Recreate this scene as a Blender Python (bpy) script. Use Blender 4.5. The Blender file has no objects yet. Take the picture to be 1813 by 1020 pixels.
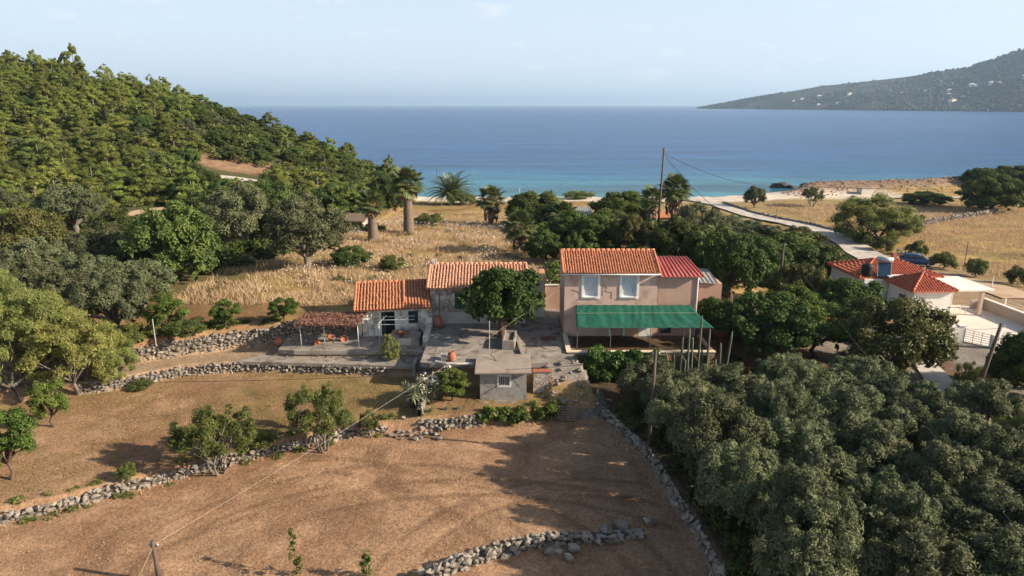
import bpy, math, random
import numpy as np
from mathutils import Vector, Matrix

random.seed(7)
RNG = np.random.default_rng(11)
scene = bpy.context.scene
col = scene.collection
R = math.radians

# ------------------------------------------------------------------ camera, sky, sun, exposure
CAM_H = 18.0
PITCH = R(15.0)
cam_d = bpy.data.cameras.new('camera')
cam_d.sensor_width = 36.0
cam_d.lens = 36.0 * 1209.0 / 1813.0
cam_d.clip_start = 0.5
cam_d.clip_end = 90000.0
cam = bpy.data.objects.new('camera', cam_d)
col.objects.link(cam)
cam.location = (0, 0, CAM_H)
cam.rotation_euler = (R(90) - PITCH, 0, 0)
scene.camera = cam

SUN_EL, SUN_AZ = R(25.5), R(12.0)     # azimuth measured from +X towards the camera side
sun_vec = Vector((math.cos(SUN_AZ) * math.cos(SUN_EL), -math.sin(SUN_AZ) * math.cos(SUN_EL), math.sin(SUN_EL)))
world = bpy.data.worlds.new('World')
scene.world = world
world.use_nodes = True
wn = world.node_tree
for n in list(wn.nodes):
    wn.nodes.remove(n)
w_out = wn.nodes.new('ShaderNodeOutputWorld')
w_bg = wn.nodes.new('ShaderNodeBackground')
sky = wn.nodes.new('ShaderNodeTexSky')
sky.sky_type = 'NISHITA'
sky.sun_disc = False
sky.sun_elevation = SUN_EL
sky.sun_rotation = R(90) + SUN_AZ
sky.altitude = 20
sky.air_density = 1.0
sky.dust_density = 2.2
sky.ozone_density = 1.5
w_bg.inputs['Strength'].default_value = 0.070
# thin high cloud: a few faint wisps
tc = wn.nodes.new('ShaderNodeTexCoord')
mp = wn.nodes.new('ShaderNodeMapping')
mp.inputs['Scale'].default_value = (5.0, 5.0, 17.0)
cn = wn.nodes.new('ShaderNodeTexNoise')
cn.inputs['Scale'].default_value = 2.6
cn.inputs['Detail'].default_value = 7.0
cn.inputs['Roughness'].default_value = 0.6
cr = wn.nodes.new('ShaderNodeValToRGB')
cr.color_ramp.elements[0].position = 0.585
cr.color_ramp.elements[1].position = 0.80
cr.color_ramp.elements[0].color = (0, 0, 0, 1)
cr.color_ramp.elements[1].color = (0.55, 0.55, 0.55, 1)
cm = wn.nodes.new('ShaderNodeMixRGB')
cm.inputs['Color2'].default_value = (8.2, 8.0, 8.0, 1)
hz = wn.nodes.new('ShaderNodeMixRGB')       # milky horizon haze put into the sky colour, fading overhead
hz.inputs['Fac'].default_value = 0.3
hz.inputs['Color2'].default_value = (6.5, 7.55, 8.8, 1)
wl = wn.links.new
sz_ = wn.nodes.new('ShaderNodeSeparateXYZ')
ve = wn.nodes.new('ShaderNodeMapRange')
ve.interpolation_type = 'SMOOTHSTEP'
ve.inputs['From Min'].default_value = 0.0; ve.inputs['From Max'].default_value = 0.55
ve.inputs['To Min'].default_value = 0.80; ve.inputs['To Max'].default_value = 0.05
wl(tc.outputs['Generated'], sz_.inputs[0]); wl(sz_.outputs['Z'], ve.inputs['Value']); wl(ve.outputs['Result'], hz.inputs['Fac'])
wl(tc.outputs['Generated'], mp.inputs['Vector'])
wl(mp.outputs['Vector'], cn.inputs['Vector'])
wl(cn.outputs['Fac'], cr.inputs['Fac'])
wl(sky.outputs['Color'], hz.inputs['Color1'])
wl(hz.outputs['Color'], cm.inputs['Color1'])
wl(cr.outputs['Color'], cm.inputs['Fac'])
wl(cm.outputs['Color'], w_bg.inputs['Color'])
wl(w_bg.outputs['Background'], w_out.inputs['Surface'])

sun_d = bpy.data.lights.new('sun', 'SUN')
sun_d.energy = 5.0
sun_d.angle = R(0.5)
sun_d.color = (1.0, 0.86, 0.68)
sun = bpy.data.objects.new('sun', sun_d)
col.objects.link(sun)
sun.location = (60, -10, 80)
sun.rotation_euler = sun_vec.to_track_quat('Z', 'Y').to_euler()

scene.view_settings.view_transform = 'Standard'
scene.view_settings.look = 'None'
scene.view_settings.gamma = 1.0
scene.view_settings.exposure = 1.0
scene.view_settings.use_curve_mapping = False
scene.render.engine = 'CYCLES'

# ------------------------------------------------------------------ pixel -> place helpers
FPX = 1209.0
def ray(px, py):
    u = (px - 906.5) / FPX
    v = (510.0 - py) / FPX
    c, s = math.cos(PITCH), math.sin(PITCH)
    return (u, c + v * s, -s + v * c)
def P(px, py, z):
    r = ray(px, py)
    t = (z - CAM_H) / r[2]
    return Vector((r[0] * t, r[1] * t, z))
def PY(px, py, y):
    r = ray(px, py)
    t = y / r[1]
    return Vector((r[0] * t, y, CAM_H + r[2] * t))
def depth(p):
    return p[1] * math.cos(PITCH) - (p[2] - CAM_H) * math.sin(PITCH)

# ------------------------------------------------------------------ tagging and mesh helpers
def tag(o, label=None, cat=None, group=None, kind=None):
    if label: o['label'] = label
    if cat: o['category'] = cat
    if group: o['group'] = group
    if kind: o['kind'] = kind
    return o
def empty(name, loc=(0, 0, 0), rz=0.0, label=None, cat=None, group=None):
    o = bpy.data.objects.new(name, None)
    o.empty_display_size = 0.2
    col.objects.link(o)
    o.location = loc
    o.rotation_euler = (0, 0, rz)
    return tag(o, label, cat, group)
def link(name, me, parent=None, mat=None):
    o = bpy.data.objects.new(name, me)
    col.objects.link(o)
    if parent is not None:
        o.parent = parent
    if mat is not None and not me.materials:
        me.materials.append(mat)
    return o
def np_mesh(name, V, F, smooth=False, attrs=None):
    """V (n,3) float, F (m,k) int -> mesh"""
    me = bpy.data.meshes.new(name)
    V = np.asarray(V, dtype=np.float32)
    F = np.asarray(F, dtype=np.int32)
    k = F.shape[1]
    me.vertices.add(len(V))
    me.vertices.foreach_set('co', V.ravel())
    me.loops.add(F.size)
    me.loops.foreach_set('vertex_index', F.ravel())
    me.polygons.add(len(F))
    me.polygons.foreach_set('loop_start', np.arange(0, F.size, k, dtype=np.int32))
    me.polygons.foreach_set('loop_total', np.full(len(F), k, dtype=np.int32))
    if smooth:
        me.polygons.foreach_set('use_smooth', np.ones(len(F), dtype=bool))
    if attrs:
        for an, (typ, data) in attrs.items():
            a = me.attributes.new(an, typ, 'POINT')
            a.data.foreach_set('color' if typ == 'FLOAT_COLOR' else 'value', np.asarray(data, dtype=np.float32).ravel())
    me.update(calc_edges=True)
    return me

class MB:
    """collects simple solids, builds ONE mesh object"""
    def __init__(self):
        self.v = []; self.f = []
    def add(self, vs, fs):
        b = len(self.v)
        self.v += [tuple(p) for p in vs]
        self.f += [tuple(b + i for i in f) for f in fs]
        return self
    def box(self, x0, x1, y0, y1, z0, z1):
        vs = [(x0,y0,z0),(x1,y0,z0),(x1,y1,z0),(x0,y1,z0),(x0,y0,z1),(x1,y0,z1),(x1,y1,z1),(x0,y1,z1)]
        return self.add(vs, [(0,3,2,1),(4,5,6,7),(0,1,5,4),(1,2,6,5),(2,3,7,6),(3,0,4,7)])
    def rbox(self, c, size, rot=None):
        """box centred at c with rotation matrix"""
        hx, hy, hz = size[0]/2, size[1]/2, size[2]/2
        vs = [Vector((sx*hx, sy*hy, sz*hz)) for sz in (-1,1) for sx, sy in ((-1,-1),(1,-1),(1,1),(-1,1))]
        if rot is not None: vs = [rot @ v for v in vs]
        return self.add([v + Vector(c) for v in vs], [(0,3,2,1),(4,5,6,7),(0,1,5,4),(1,2,6,5),(2,3,7,6),(3,0,4,7)])
    def prism(self, poly, z0, z1):
        n = len(poly)
        a = sum(poly[i][0]*poly[(i+1)%n][1]-poly[(i+1)%n][0]*poly[i][1] for i in range(n))
        if a < 0: poly = list(reversed(poly))
        vs = [(p[0],p[1],z0) for p in poly] + [(p[0],p[1],z1) for p in poly]
        fs = [tuple(range(n-1,-1,-1)), tuple(range(n,2*n))] + [(i,(i+1)%n,n+(i+1)%n,n+i) for i in range(n)]
        return self.add(vs, fs)
    def tube(self, pts, rads, n=6, cap=True):
        pts = [Vector(p) for p in pts]
        if not hasattr(rads, '__len__'): rads = [rads]*len(pts)
        b = len(self.v)
        for i, p in enumerate(pts):
            d = (pts[min(i+1,len(pts)-1)] - pts[max(i-1,0)])
            if d.length < 1e-9: d = Vector((0,0,1))
            d.normalize()
            a = d.cross(Vector((0,0,1)) if abs(d.z) < .9 else Vector((1,0,0))).normalized()
            c = d.cross(a)
            for k in range(n):
                t = 2*math.pi*k/n
                self.v.append(tuple(p + (a*math.cos(t) + c*math.sin(t))*rads[i]))
        for i in range(len(pts)-1):
            for k in range(n):
                self.f.append((b+i*n+k, b+i*n+(k+1)%n, b+(i+1)*n+(k+1)%n, b+(i+1)*n+k))
        if cap:
            self.f.append(tuple(b+k for k in range(n-1,-1,-1)))
            e = b+(len(pts)-1)*n
            self.f.append(tuple(e+k for k in range(n)))
        return self
    def lathe(self, prof, n=14, c=(0,0,0)):
        b = len(self.v)
        for r, z in prof:
            for k in range(n):
                t = 2*math.pi*k/n
                self.v.append((c[0]+r*math.cos(t), c[1]+r*math.sin(t), c[2]+z))
        for i in range(len(prof)-1):
            for k in range(n):
                self.f.append((b+i*n+k, b+i*n+(k+1)%n, b+(i+1)*n+(k+1)%n, b+(i+1)*n+k))
        self.f.append(tuple(b+k for k in range(n-1,-1,-1)))
        e = b+(len(prof)-1)*n
        self.f.append(tuple(e+k for k in range(n)))
        return self
    def quad(self, a, b, c, d): return self.add([a,b,c,d], [(0,1,2,3)])
    def mesh(self, name, mat=None, smooth=False):
        me = bpy.data.meshes.new(name)
        me.from_pydata(self.v, [], self.f)
        if smooth:
            me.polygons.foreach_set('use_smooth', [True]*len(me.polygons))
        if mat: me.materials.append(mat)
        me.update()
        return me
    def build(self, name, mat, parent=None, smooth=False, bevel=0.0):
        o = link(name, self.mesh(name, mat, smooth), parent)
        if bevel > 0:
            m = o.modifiers.new('bevel', 'BEVEL'); m.width = bevel; m.segments = 1; m.limit_method = 'ANGLE'
        return o
def holes_wall(mb, x0, x1, z0, z1, y0, y1, holes):
    """wall slab x0..x1, z0..z1, thickness y0..y1, rectangular openings (hx0,hx1,hz0,hz1)"""
    xs = sorted({x0, x1, *[h[0] for h in holes], *[h[1] for h in holes]})
    for a, b in zip(xs[:-1], xs[1:]):
        m = (a+b)/2
        hs = sorted([h for h in holes if h[0] < m < h[1]], key=lambda h: h[2])
        z = z0
        for h in hs:
            if h[2] > z + 1e-4: mb.box(a, b, y0, y1, z, h[2])
            z = h[3]
        if z1 > z + 1e-4: mb.box(a, b, y0, y1, z, z1)
    return mb
def lerp(a, b, t): return a + (b-a)*t

# ------------------------------------------------------------------ materials
def new_mat(name):
    m = bpy.data.materials.new(name); m.use_nodes = True
    nt = m.node_tree
    b = nt.nodes['Principled BSDF']
    return m, nt, b
def M(name, c1, c2=None, scale=1.5, rough=0.85, bump=0.0, bscale=None, spec=0.25, metal=0.0, c3=None, s3=8.0, coords='pos', stretch=(1,1,1), bdist=0.05):
    """two- or three-tone noise material with optional bump, in world metres"""
    m, nt, b = new_mat(name)
    L = nt.links.new
    b.inputs['Roughness'].default_value = rough
    b.inputs['Specular IOR Level'].default_value = spec
    b.inputs['Metallic'].default_value = metal
    if c2 is None:
        c2 = tuple(min(1, x*1.12) for x in c1)
    if coords == 'pos':
        g = nt.nodes.new('ShaderNodeNewGeometry'); src = g.outputs['Position']
    else:
        g = nt.nodes.new('ShaderNodeTexCoord'); src = g.outputs['Object']
    mpn = nt.nodes.new('ShaderNodeMapping'); mpn.inputs['Scale'].default_value = stretch
    L(src, mpn.inputs['Vector'])
    n = nt.nodes.new('ShaderNodeTexNoise'); n.inputs['Scale'].default_value = scale; n.inputs['Detail'].default_value = 6; n.inputs['Roughness'].default_value = .62
    L(mpn.outputs['Vector'], n.inputs['Vector'])
    r = nt.nodes.new('ShaderNodeValToRGB')
    r.color_ramp.elements[0].position = .33; r.color_ramp.elements[1].position = .67
    r.color_ramp.elements[0].color = (*c1, 1); r.color_ramp.elements[1].color = (*c2, 1)
    L(n.outputs['Fac'], r.inputs['Fac'])
    out = r.outputs['Color']
    if c3 is not None:
        n3 = nt.nodes.new('ShaderNodeTexNoise'); n3.inputs['Scale'].default_value = s3; n3.inputs['Detail'].default_value = 5
        L(mpn.outputs['Vector'], n3.inputs['Vector'])
        r3 = nt.nodes.new('ShaderNodeValToRGB'); r3.color_ramp.elements[0].position = .5; r3.color_ramp.elements[1].position = .68
        L(n3.outputs['Fac'], r3.inputs['Fac'])
        mx = nt.nodes.new('ShaderNodeMixRGB'); mx.inputs['Color2'].default_value = (*c3, 1)
        L(r3.outputs['Color'], mx.inputs['Fac']); L(out, mx.inputs['Color1']); out = mx.outputs['Color']
    L(out, b.inputs['Base Color'])
    if bump > 0:
        bn = nt.nodes.new('ShaderNodeTexNoise'); bn.inputs['Scale'].default_value = bscale or scale*6; bn.inputs['Detail'].default_value = 5
        L(mpn.outputs['Vector'], bn.inputs['Vector'])
        bp = nt.nodes.new('ShaderNodeBump'); bp.inputs['Strength'].default_value = bump; bp.inputs['Distance'].default_value = bdist
        L(bn.outputs['Fac'], bp.inputs['Height']); L(bp.outputs['Normal'], b.inputs['Normal'])
    return m
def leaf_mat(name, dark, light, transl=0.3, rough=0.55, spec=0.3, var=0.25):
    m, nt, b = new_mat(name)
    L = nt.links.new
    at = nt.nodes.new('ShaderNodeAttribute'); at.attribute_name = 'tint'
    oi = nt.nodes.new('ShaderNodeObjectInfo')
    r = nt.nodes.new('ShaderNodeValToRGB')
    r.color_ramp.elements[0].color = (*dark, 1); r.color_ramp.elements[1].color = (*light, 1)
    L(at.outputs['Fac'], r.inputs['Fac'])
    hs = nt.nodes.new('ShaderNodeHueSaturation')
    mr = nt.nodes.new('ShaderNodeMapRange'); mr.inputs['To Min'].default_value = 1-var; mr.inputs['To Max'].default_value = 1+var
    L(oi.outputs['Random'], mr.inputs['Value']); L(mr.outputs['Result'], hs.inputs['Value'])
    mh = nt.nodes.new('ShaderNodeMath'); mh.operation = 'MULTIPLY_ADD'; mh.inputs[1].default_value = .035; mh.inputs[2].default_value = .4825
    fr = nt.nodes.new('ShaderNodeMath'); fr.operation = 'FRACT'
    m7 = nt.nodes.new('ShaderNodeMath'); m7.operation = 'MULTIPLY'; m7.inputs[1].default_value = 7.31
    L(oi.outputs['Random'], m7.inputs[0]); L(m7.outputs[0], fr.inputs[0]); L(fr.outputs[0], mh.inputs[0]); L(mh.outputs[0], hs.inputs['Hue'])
    L(r.outputs['Color'], hs.inputs['Color'])
    b.inputs['Roughness'].default_value = rough
    b.inputs['Specular IOR Level'].default_value = spec
    L(hs.outputs['Color'], b.inputs['Base Color'])
    tr = nt.nodes.new('ShaderNodeBsdfTranslucent')
    L(hs.outputs['Color'], tr.inputs['Color'])
    mx = nt.nodes.new('ShaderNodeMixShader'); mx.inputs['Fac'].default_value = transl
    L(b.outputs['BSDF'], mx.inputs[1]); L(tr.outputs['BSDF'], mx.inputs[2])
    L(mx.outputs['Shader'], nt.nodes['Material Output'].inputs['Surface'])
    return m
# ------------------------------------------------------------------ terrain
def ss(t):
    t = np.clip(t, 0, 1); return t*t*(3-2*t)
def _hash(ix, iy):
    n = (ix.astype(np.int64)*374761393 + iy.astype(np.int64)*668265263) & 0x7fffffff
    n = ((n ^ (n >> 13)) * 1274126177) & 0x7fffffff
    return ((n ^ (n >> 16)) & 0xffff) / 65535.0
def vnoise(x, y):
    x = np.asarray(x, dtype=float); y = np.asarray(y, dtype=float)
    ix = np.floor(x); iy = np.floor(y)
    fx = x-ix; fy = y-iy
    fx = fx*fx*(3-2*fx); fy = fy*fy*(3-2*fy)
    a = _hash(ix, iy); b = _hash(ix+1, iy); c = _hash(ix, iy+1); d = _hash(ix+1, iy+1)
    return (a*(1-fx)+b*fx)*(1-fy) + (c*(1-fx)+d*fx)*fy
def fbm(x, y, o=4):
    s = 0; a = .5; t = 0
    for i in range(o):
        s = s + a*vnoise(x*2**i+17*i, y*2**i+31*i); t += a; a *= .5
    return s/t
W1X = [-90,-26,-23.8,-21.7,-19.4,-16,-12.3,-8,-5.9,-2,1.3,3,6]
W1Y = [18,30.5,31.5,32.9,34.5,36.7,38.9,40.6,40.6,41.4,42.0,42.5,43]
W2X = [-90,-29,-24.7,-20.7,-14.9,-9.2,-6.7,-6,-5.9,2,2.6,6]
W2Y = [26,45.4,48.3,49.1,48.7,48.2,48.0,47.9,46,46,44.6,44.4]
WCX = [-90,-19,-17,-6]
WCY = [60,50.3,49.95,49.9]
W3X = [-90,-29.5,-25.3,-22,-18.6,-13.2,-12.4,-6.6,-6.3,3,5]
W3Y = [36,48.4,50.7,52.3,53.1,54.5,57.4,58.9,60.2,60.2,60.2]
W6Y = [10,26,29,33,37,40,43,46,47.5]
W6X = [9.6,9.3,9.15,8.7,8.2,7.0,6.0,5.2,4.6]
YSX = [-400,-100,-65,-46,-32,-25,55,65,80,110,150,300,600]
YSY = [330,262,226,206,187,173.5,173.5,178,187,193,212,262,400]
HX = [-400,-300,-150,-120,-102,-80,-65,-46,-32,-24]
HZ = [34,33,25.5,22,18.5,12.5,8,2.5,-2,-4]
def Hnp(x, y):
    x = np.asarray(x, dtype=float); y = np.asarray(y, dtype=float)
    b1 = np.interp(x, W1X, W1Y); b2 = np.interp(x, W2X, W2Y); bc = np.interp(x, WCX, WCY); b3 = np.interp(x, W3X, W3Y)
    w2 = np.interp(x, [2.0,2.8], [.22,4.0])
    st = lambda b, w: ss((y-b)/w + .5)
    low = -2.5 + .10*(fbm(x*.22, y*.22)-.5) - .012*np.clip(30-y, 0, 40)
    a1 = np.interp(x, [-7,-6], [.7,.85])
    z = low + a1*st(b1, .22)
    z2 = np.interp(x, [-6.2,-5.8], [-1.0,.08])
    z = z + (z2-z)*st(b2, w2)
    ac = np.interp(x, [-19.5,-18,-7.0,-6.5], [0,.55,.55,0])
    z = z + ac*st(bc, .22)
    up = .85 + .5*(fbm(x*.08+5, y*.08)-.5)
    fade3 = np.interp(x, [2.6,4.0], [1,0])
    z = z + (up-z)*st(b3, .25)*fade3
    # right of the field wall: olive grove and lane
    xb = np.interp(y, W6Y, W6X)
    zr = np.interp(x, [5,12,25,45,80], [-1.75,-1.7,-1.9,-2.05,-2.4]) + .5*(fbm(x*.12+9, y*.12+3)-.5)
    zr = zr + (np.interp(x, [4,15,20,30], [.0,.0,-.6,-1.9])-zr)*ss((y-50)/6)*ss((34-x)/10)
    sidew = np.interp(y, [46,48,60], [.25,.6,4.0])
    k = ss((x-xb)/sidew + .5)
    k = np.where(y > 47.5, ss((x-14.5)/3), k)
    z = z*(1-k) + zr*k
    # back country
    yy = np.where(y > 100, 100 + (y-100)*75.0/np.maximum(np.interp(x, YSX, YSY)-100, 20), y)
    zb = np.interp(yy, [60,80,100,125,150,165,175], [.9,.6,.1,-.9,-2.6,-3.6,-4.1])
    zb = zb + (np.interp(yy, [60,90,120,150,175], [-2.0,-2.8,-3.0,-3.3,-4.1])-zb)*ss((x-18)/14)
    zb = zb + np.interp(x, [-120,-35], [1.2,0])*ss((y-45)/25)*ss((150-y)/30) + .9*(fbm(x*.05, y*.05+40)-.5)*ss((165-yy)/20)
    z = z + (zb-z)*ss((y-60)/10)
    # flat pads for the villa and the car
    pad = ss((x-34)/3)*ss((60-x)/6)*ss((y-50)/3)*ss((80-y)/5)
    z = z + (-2.06-z)*pad
    # wooded hill
    hz_ = np.interp(x, HX, HZ) + 2.6*(fbm(x*.03+3, y*.03)-.5)
    m = ss((y-98)/98)*ss((-22-x)/12)
    z = z + (hz_-z)*m
    # rocky bank on the right-hand headland
    ys = np.interp(x, YSX, YSY)
    z = z + (3.0 + 2.2*(fbm(x*.25, y*.25)-.5))*np.exp(-((y-(ys-9))/np.interp(x, [66,100,160], [3.5,5,8]))**2)*ss((x-66)/14)
    # shoreline
    kk = np.interp(x, [-40,-26,-22,58,70], [.7,.25,.06,.06,.35])
    z = np.minimum(z, -4.5 + (ys-y + 1.6*(vnoise(x*.13, y*.02)-.5))*kk)
    return np.maximum(z, -12)
def Hz(x, y): return float(Hnp(np.array([x]), np.array([y]))[0])
def G(px, py):
    """where the view ray through a photo pixel meets the terrain"""
    r = ray(px, py)
    ts = np.concatenate([np.arange(18, 90, .12), np.arange(90, 330, .4)])
    xs = r[0]*ts; ys_ = r[1]*ts; zs = CAM_H + r[2]*ts
    h = Hnp(xs, ys_)
    i = np.argmax(zs <= h) if np.any(zs <= h) else len(ts)-1
    return Vector((xs[i], ys_[i], h[i]))

def axis(parts):
    out = []
    for a, b, st_ in parts:
        n = max(1, int(round((b-a)/st_)))
        out += list(np.linspace(a, b, n, endpoint=False))
    out.append(parts[-1][1])
    return np.array(out)
gx = axis([(-420,-180,8),(-180,-60,2.2),(-60,-34,.8),(-34,18,.24),(18,50,.6),(50,160,2.0),(160,420,9)])
gy = axis([(-80,15,6),(15,24,.8),(24,63,.22),(63,100,.9),(100,230,1.6),(230,420,7)])
GX, GY = np.meshgrid(gx, gy)
GZ = Hnp(GX, GY)
near = ss((70-GY)/12)*ss((GX+45)/8)*ss((45-GX)/8)
GZ = GZ + (.05*(vnoise(GX*1.3, GY*1.3)-.5) + .035*(vnoise(GX*3.1, GY*3.1)-.5))*near + .5*(fbm(GX*.4, GY*.4)-.5)*ss((GY-80)/20)
nx, ny = len(gx), len(gy)
idx = np.arange(nx*ny).reshape(ny, nx)
quads = np.stack([idx[:-1,:-1], idx[:-1,1:], idx[1:,1:], idx[1:,:-1]], -1).reshape(-1, 4)
# ground cover colours by place: what lies on the ground there
def ground_colour(x, y):
    n1 = fbm(x*.35, y*.35, 4); n2 = fbm(x*.09+7, y*.09+2, 3); n3 = vnoise(x*2.2, y*2.2)
    C = np.zeros(x.shape+(3,))
    straw = np.array([.330,.203,.120]); earth = np.array([.265,.152,.087]); olive_g = np.array([.215,.155,.062])
    red = np.array([.155,.078,.040]); gold = np.array([.36,.245,.095]); sand = np.array([.56,.48,.39]); rock = np.array([.20,.14,.10]); scrub = np.array([.075,.075,.032])
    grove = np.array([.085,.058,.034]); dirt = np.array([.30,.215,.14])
    def put(c, w):
        nonlocal C
        w = np.clip(w, 0, 1)[..., None]; C = C*(1-w) + c*w
    b1 = np.interp(x, W1X, W1Y); b2 = np.interp(x, W2X, W2Y); b3 = np.interp(x, W3X, W3Y); ys = np.interp(x, YSX, YSY)
    C[:] = straw
    put(earth, ss((n1-.42)/.25)*.9)
    mid = ss((y-b1)/.4)*ss((b2-y)/.4)
    put(olive_g, mid*ss((n2-.3)/.3)*.85)
    put(earth*.95, mid*ss((n1-.52)/.2)*.7)
    put(dirt, ss((y-b2)/.3)*ss((-6-x)/.5)*ss((b3-y)/.3))
    put(np.array([.22,.19,.16]), ss((y-b2)/.3)*ss((x+6)/.5)*ss((b3-y)/.3))
    upf = ss((y-b3)/.4)
    put(gold*.8, upf)
    put(red, upf*ss((n1-.5)/.15)*.55)
    put(np.array([.16,.085,.045]), upf*ss((-18-x)/4)*ss((62-y)/5)*ss((y-52)/3)*.75)
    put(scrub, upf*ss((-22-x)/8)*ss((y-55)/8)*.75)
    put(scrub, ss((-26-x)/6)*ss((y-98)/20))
    xb = np.interp(y, W6Y, W6X)
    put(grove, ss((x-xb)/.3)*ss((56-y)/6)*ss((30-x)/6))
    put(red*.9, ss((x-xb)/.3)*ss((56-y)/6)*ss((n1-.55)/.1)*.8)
    put(np.array([.21,.12,.065]), ss((x-14)/2)*ss((26-x)/3)*ss((y-47)/3)*ss((62-y)/4))
    rf = ss((x-24)/8)*ss((y-76)/5)
    put(gold*.95, rf)
    put(np.array([.17,.13,.055]), rf*ss((n1-.5)/.18)*.8)
    put(dirt*.95, ss((x-30)/4)*ss((y-60)/8)*ss((100-y)/8)*ss((62-x)/6)*.85)
    put(np.array([.27,.20,.10]), ss((x-20)/6)*ss((x-20)/6)*ss((y-125)/10)*ss((165-y)/6)*.6)
    beach = ss((y-(ys-20+5*n2))/3)*ss((x+28)/6)*ss((92-x)/12)
    put(sand, beach)
    put(sand*1.12, ss((x-58)/8)*ss((100-x)/8)*ss((y-160)/5)*ss((178-y)/5)*.85)
    put(rock, ss((x-68)/7)*ss((y-(ys-16))/4))
    put(rock*1.35, ss((x-68)/7)*ss((y-(ys-16))/4)*ss((n3-.5)/.2)*.7)
    put(np.array([.20,.15,.12]), ss((-26-x)/4)*ss((y-(ys-9))/4))
    q_ = np.exp(-(((x+64)/13)**2+((y-161)/8)**2)); put(np.array([.25,.155,.095])*(.7+.6*n3[..., None]), ss((q_-.3)/.3))
    # faint tyre tracks and turned soil in the lower field
    ff = ss((b1-.6-y)/.6)*ss((xb-.5-x)/.6)
    for (ax, ay, rr, wd) in ((-6,22,12.5,.2),(-6,22,14.2,.2),(-14,20,15.8,.22),(-14,20,17.4,.22),(4,24,9.0,.18),(4,24,10.6,.18),(-2,14,19,.2),(-2,14,20.6,.2)):
        d_ = np.hypot(x-ax, y-ay)-rr
        put(earth*.62, np.exp(-(d_/wd)**2)*ff*.75*ss((n2-.30)/.2))
        put(straw*1.15, np.exp(-((d_-.32)/wd)**2)*ff*.5*ss((n2-.30)/.2))
    put(earth*.72, ff*ss((fbm(x*.55+3, y*.16+9)-.58)/.08)*.55)
    put(straw*1.22, ff*ss((fbm(x*.7+13, y*.7+5)-.60)/.08)*.6)
    return C
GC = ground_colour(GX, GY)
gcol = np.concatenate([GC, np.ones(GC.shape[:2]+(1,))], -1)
mg, nt, b = new_mat('ground_cover')
L = nt.links.new
va = nt.nodes.new('ShaderNodeAttribute'); va.attribute_name = 'cover'
gm = nt.nodes.new('ShaderNodeNewGeometry')
def noise_node(nt, src, scale, detail=6, rough=.65):
    n = nt.nodes.new('ShaderNodeTexNoise'); n.inputs['Scale'].default_value = scale; n.inputs['Detail'].default_value = detail; n.inputs['Roughness'].default_value = rough
    nt.links.new(src, n.inputs['Vector']); return n
n1 = noise_node(nt, gm.outputs['Position'], 5.5, 8, .75)
n2 = noise_node(nt, gm.outputs['Position'], .5, 5)
mul = nt.nodes.new('ShaderNodeMapRange'); mul.inputs['From Min'].default_value = .28; mul.inputs['From Max'].default_value = .72; mul.inputs['To Min'].default_value = .48; mul.inputs['To Max'].default_value = 1.5
L(n1.outputs['Fac'], mul.inputs['Value'])
mul2 = nt.nodes.new('ShaderNodeMapRange'); mul2.inputs['From Min'].default_value = .3; mul2.inputs['From Max'].default_value = .7; mul2.inputs['To Min'].default_value = .74; mul2.inputs['To Max'].default_value = 1.24
L(n2.outputs['Fac'], mul2.inputs['Value'])
mm = nt.nodes.new('ShaderNodeMath'); mm.operation = 'MULTIPLY'; L(mul.outputs['Result'], mm.inputs[0]); L(mul2.outputs['Result'], mm.inputs[1])
vm = nt.nodes.new('ShaderNodeVectorMath'); vm.operation = 'SCALE'; L(va.outputs['Color'], vm.inputs[0]); L(mm.outputs[0], vm.inputs['Scale'])
L(vm.outputs['Vector'], b.inputs['Base Color'])
b.inputs['Roughness'].default_value = .95; b.inputs['Specular IOR Level'].default_value = .1
bp = nt.nodes.new('ShaderNodeBump'); bp.inputs['Strength'].default_value = .75; bp.inputs['Distance'].default_value = .14
L(n1.outputs['Fac'], bp.inputs['Height']); L(bp.outputs['Normal'], b.inputs['Normal'])
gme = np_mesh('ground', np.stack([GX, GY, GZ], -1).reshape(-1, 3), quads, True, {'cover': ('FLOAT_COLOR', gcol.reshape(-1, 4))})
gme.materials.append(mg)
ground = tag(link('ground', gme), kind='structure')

# ------------------------------------------------------------------ sea
ms, nt, b = new_mat('sea_water')
L = nt.links.new
gm = nt.nodes.new('ShaderNodeNewGeometry')
sp = nt.nodes.new('ShaderNodeSeparateXYZ'); L(gm.outputs['Position'], sp.inputs[0])
wn1 = noise_node(nt, gm.outputs['Position'], .012, 5, .6)      # sand patches and weed under the shallows
wob = nt.nodes.new('ShaderNodeMath'); wob.operation = 'MULTIPLY_ADD'; wob.inputs[1].default_value = 95; wob.inputs[2].default_value = -47
L(wn1.outputs['Fac'], wob.inputs[0])
ad = nt.nodes.new('ShaderNodeMath'); ad.operation = 'ADD'; L(sp.outputs['Y'], ad.inputs[0]); L(wob.outputs[0], ad.inputs[1])
mr = nt.nodes.new('ShaderNodeMapRange'); mr.inputs['From Min'].default_value = 160; mr.inputs['From Max'].default_value = 340
L(ad.outputs[0], mr.inputs['Value'])
rp = nt.nodes.new('ShaderNodeValToRGB')
els = rp.color_ramp.elements
els[0].position = 0; els[0].color = (.10,.31,.33,1)
els[1].position = 1; els[1].color = (.006,.066,.195,1)
for p_, c_ in ((.07,(.055,.215,.26)),(.15,(.036,.115,.165)),(.25,(.036,.165,.24)),(.45,(.013,.090,.205))):
    e = els.new(p_); e.color = (*c_, 1)
L(mr.outputs['Result'], rp.inputs['Fac'])
wn2 = noise_node(nt, gm.outputs['Position'], .004, 6, .6)
mps = nt.nodes.new('ShaderNodeMapping'); mps.inputs['Scale'].default_value = (.16, 1, 1)
L(gm.outputs['Position'], mps.inputs['Vector']); L(mps.outputs['Vector'], wn2.inputs['Vector'])
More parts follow.
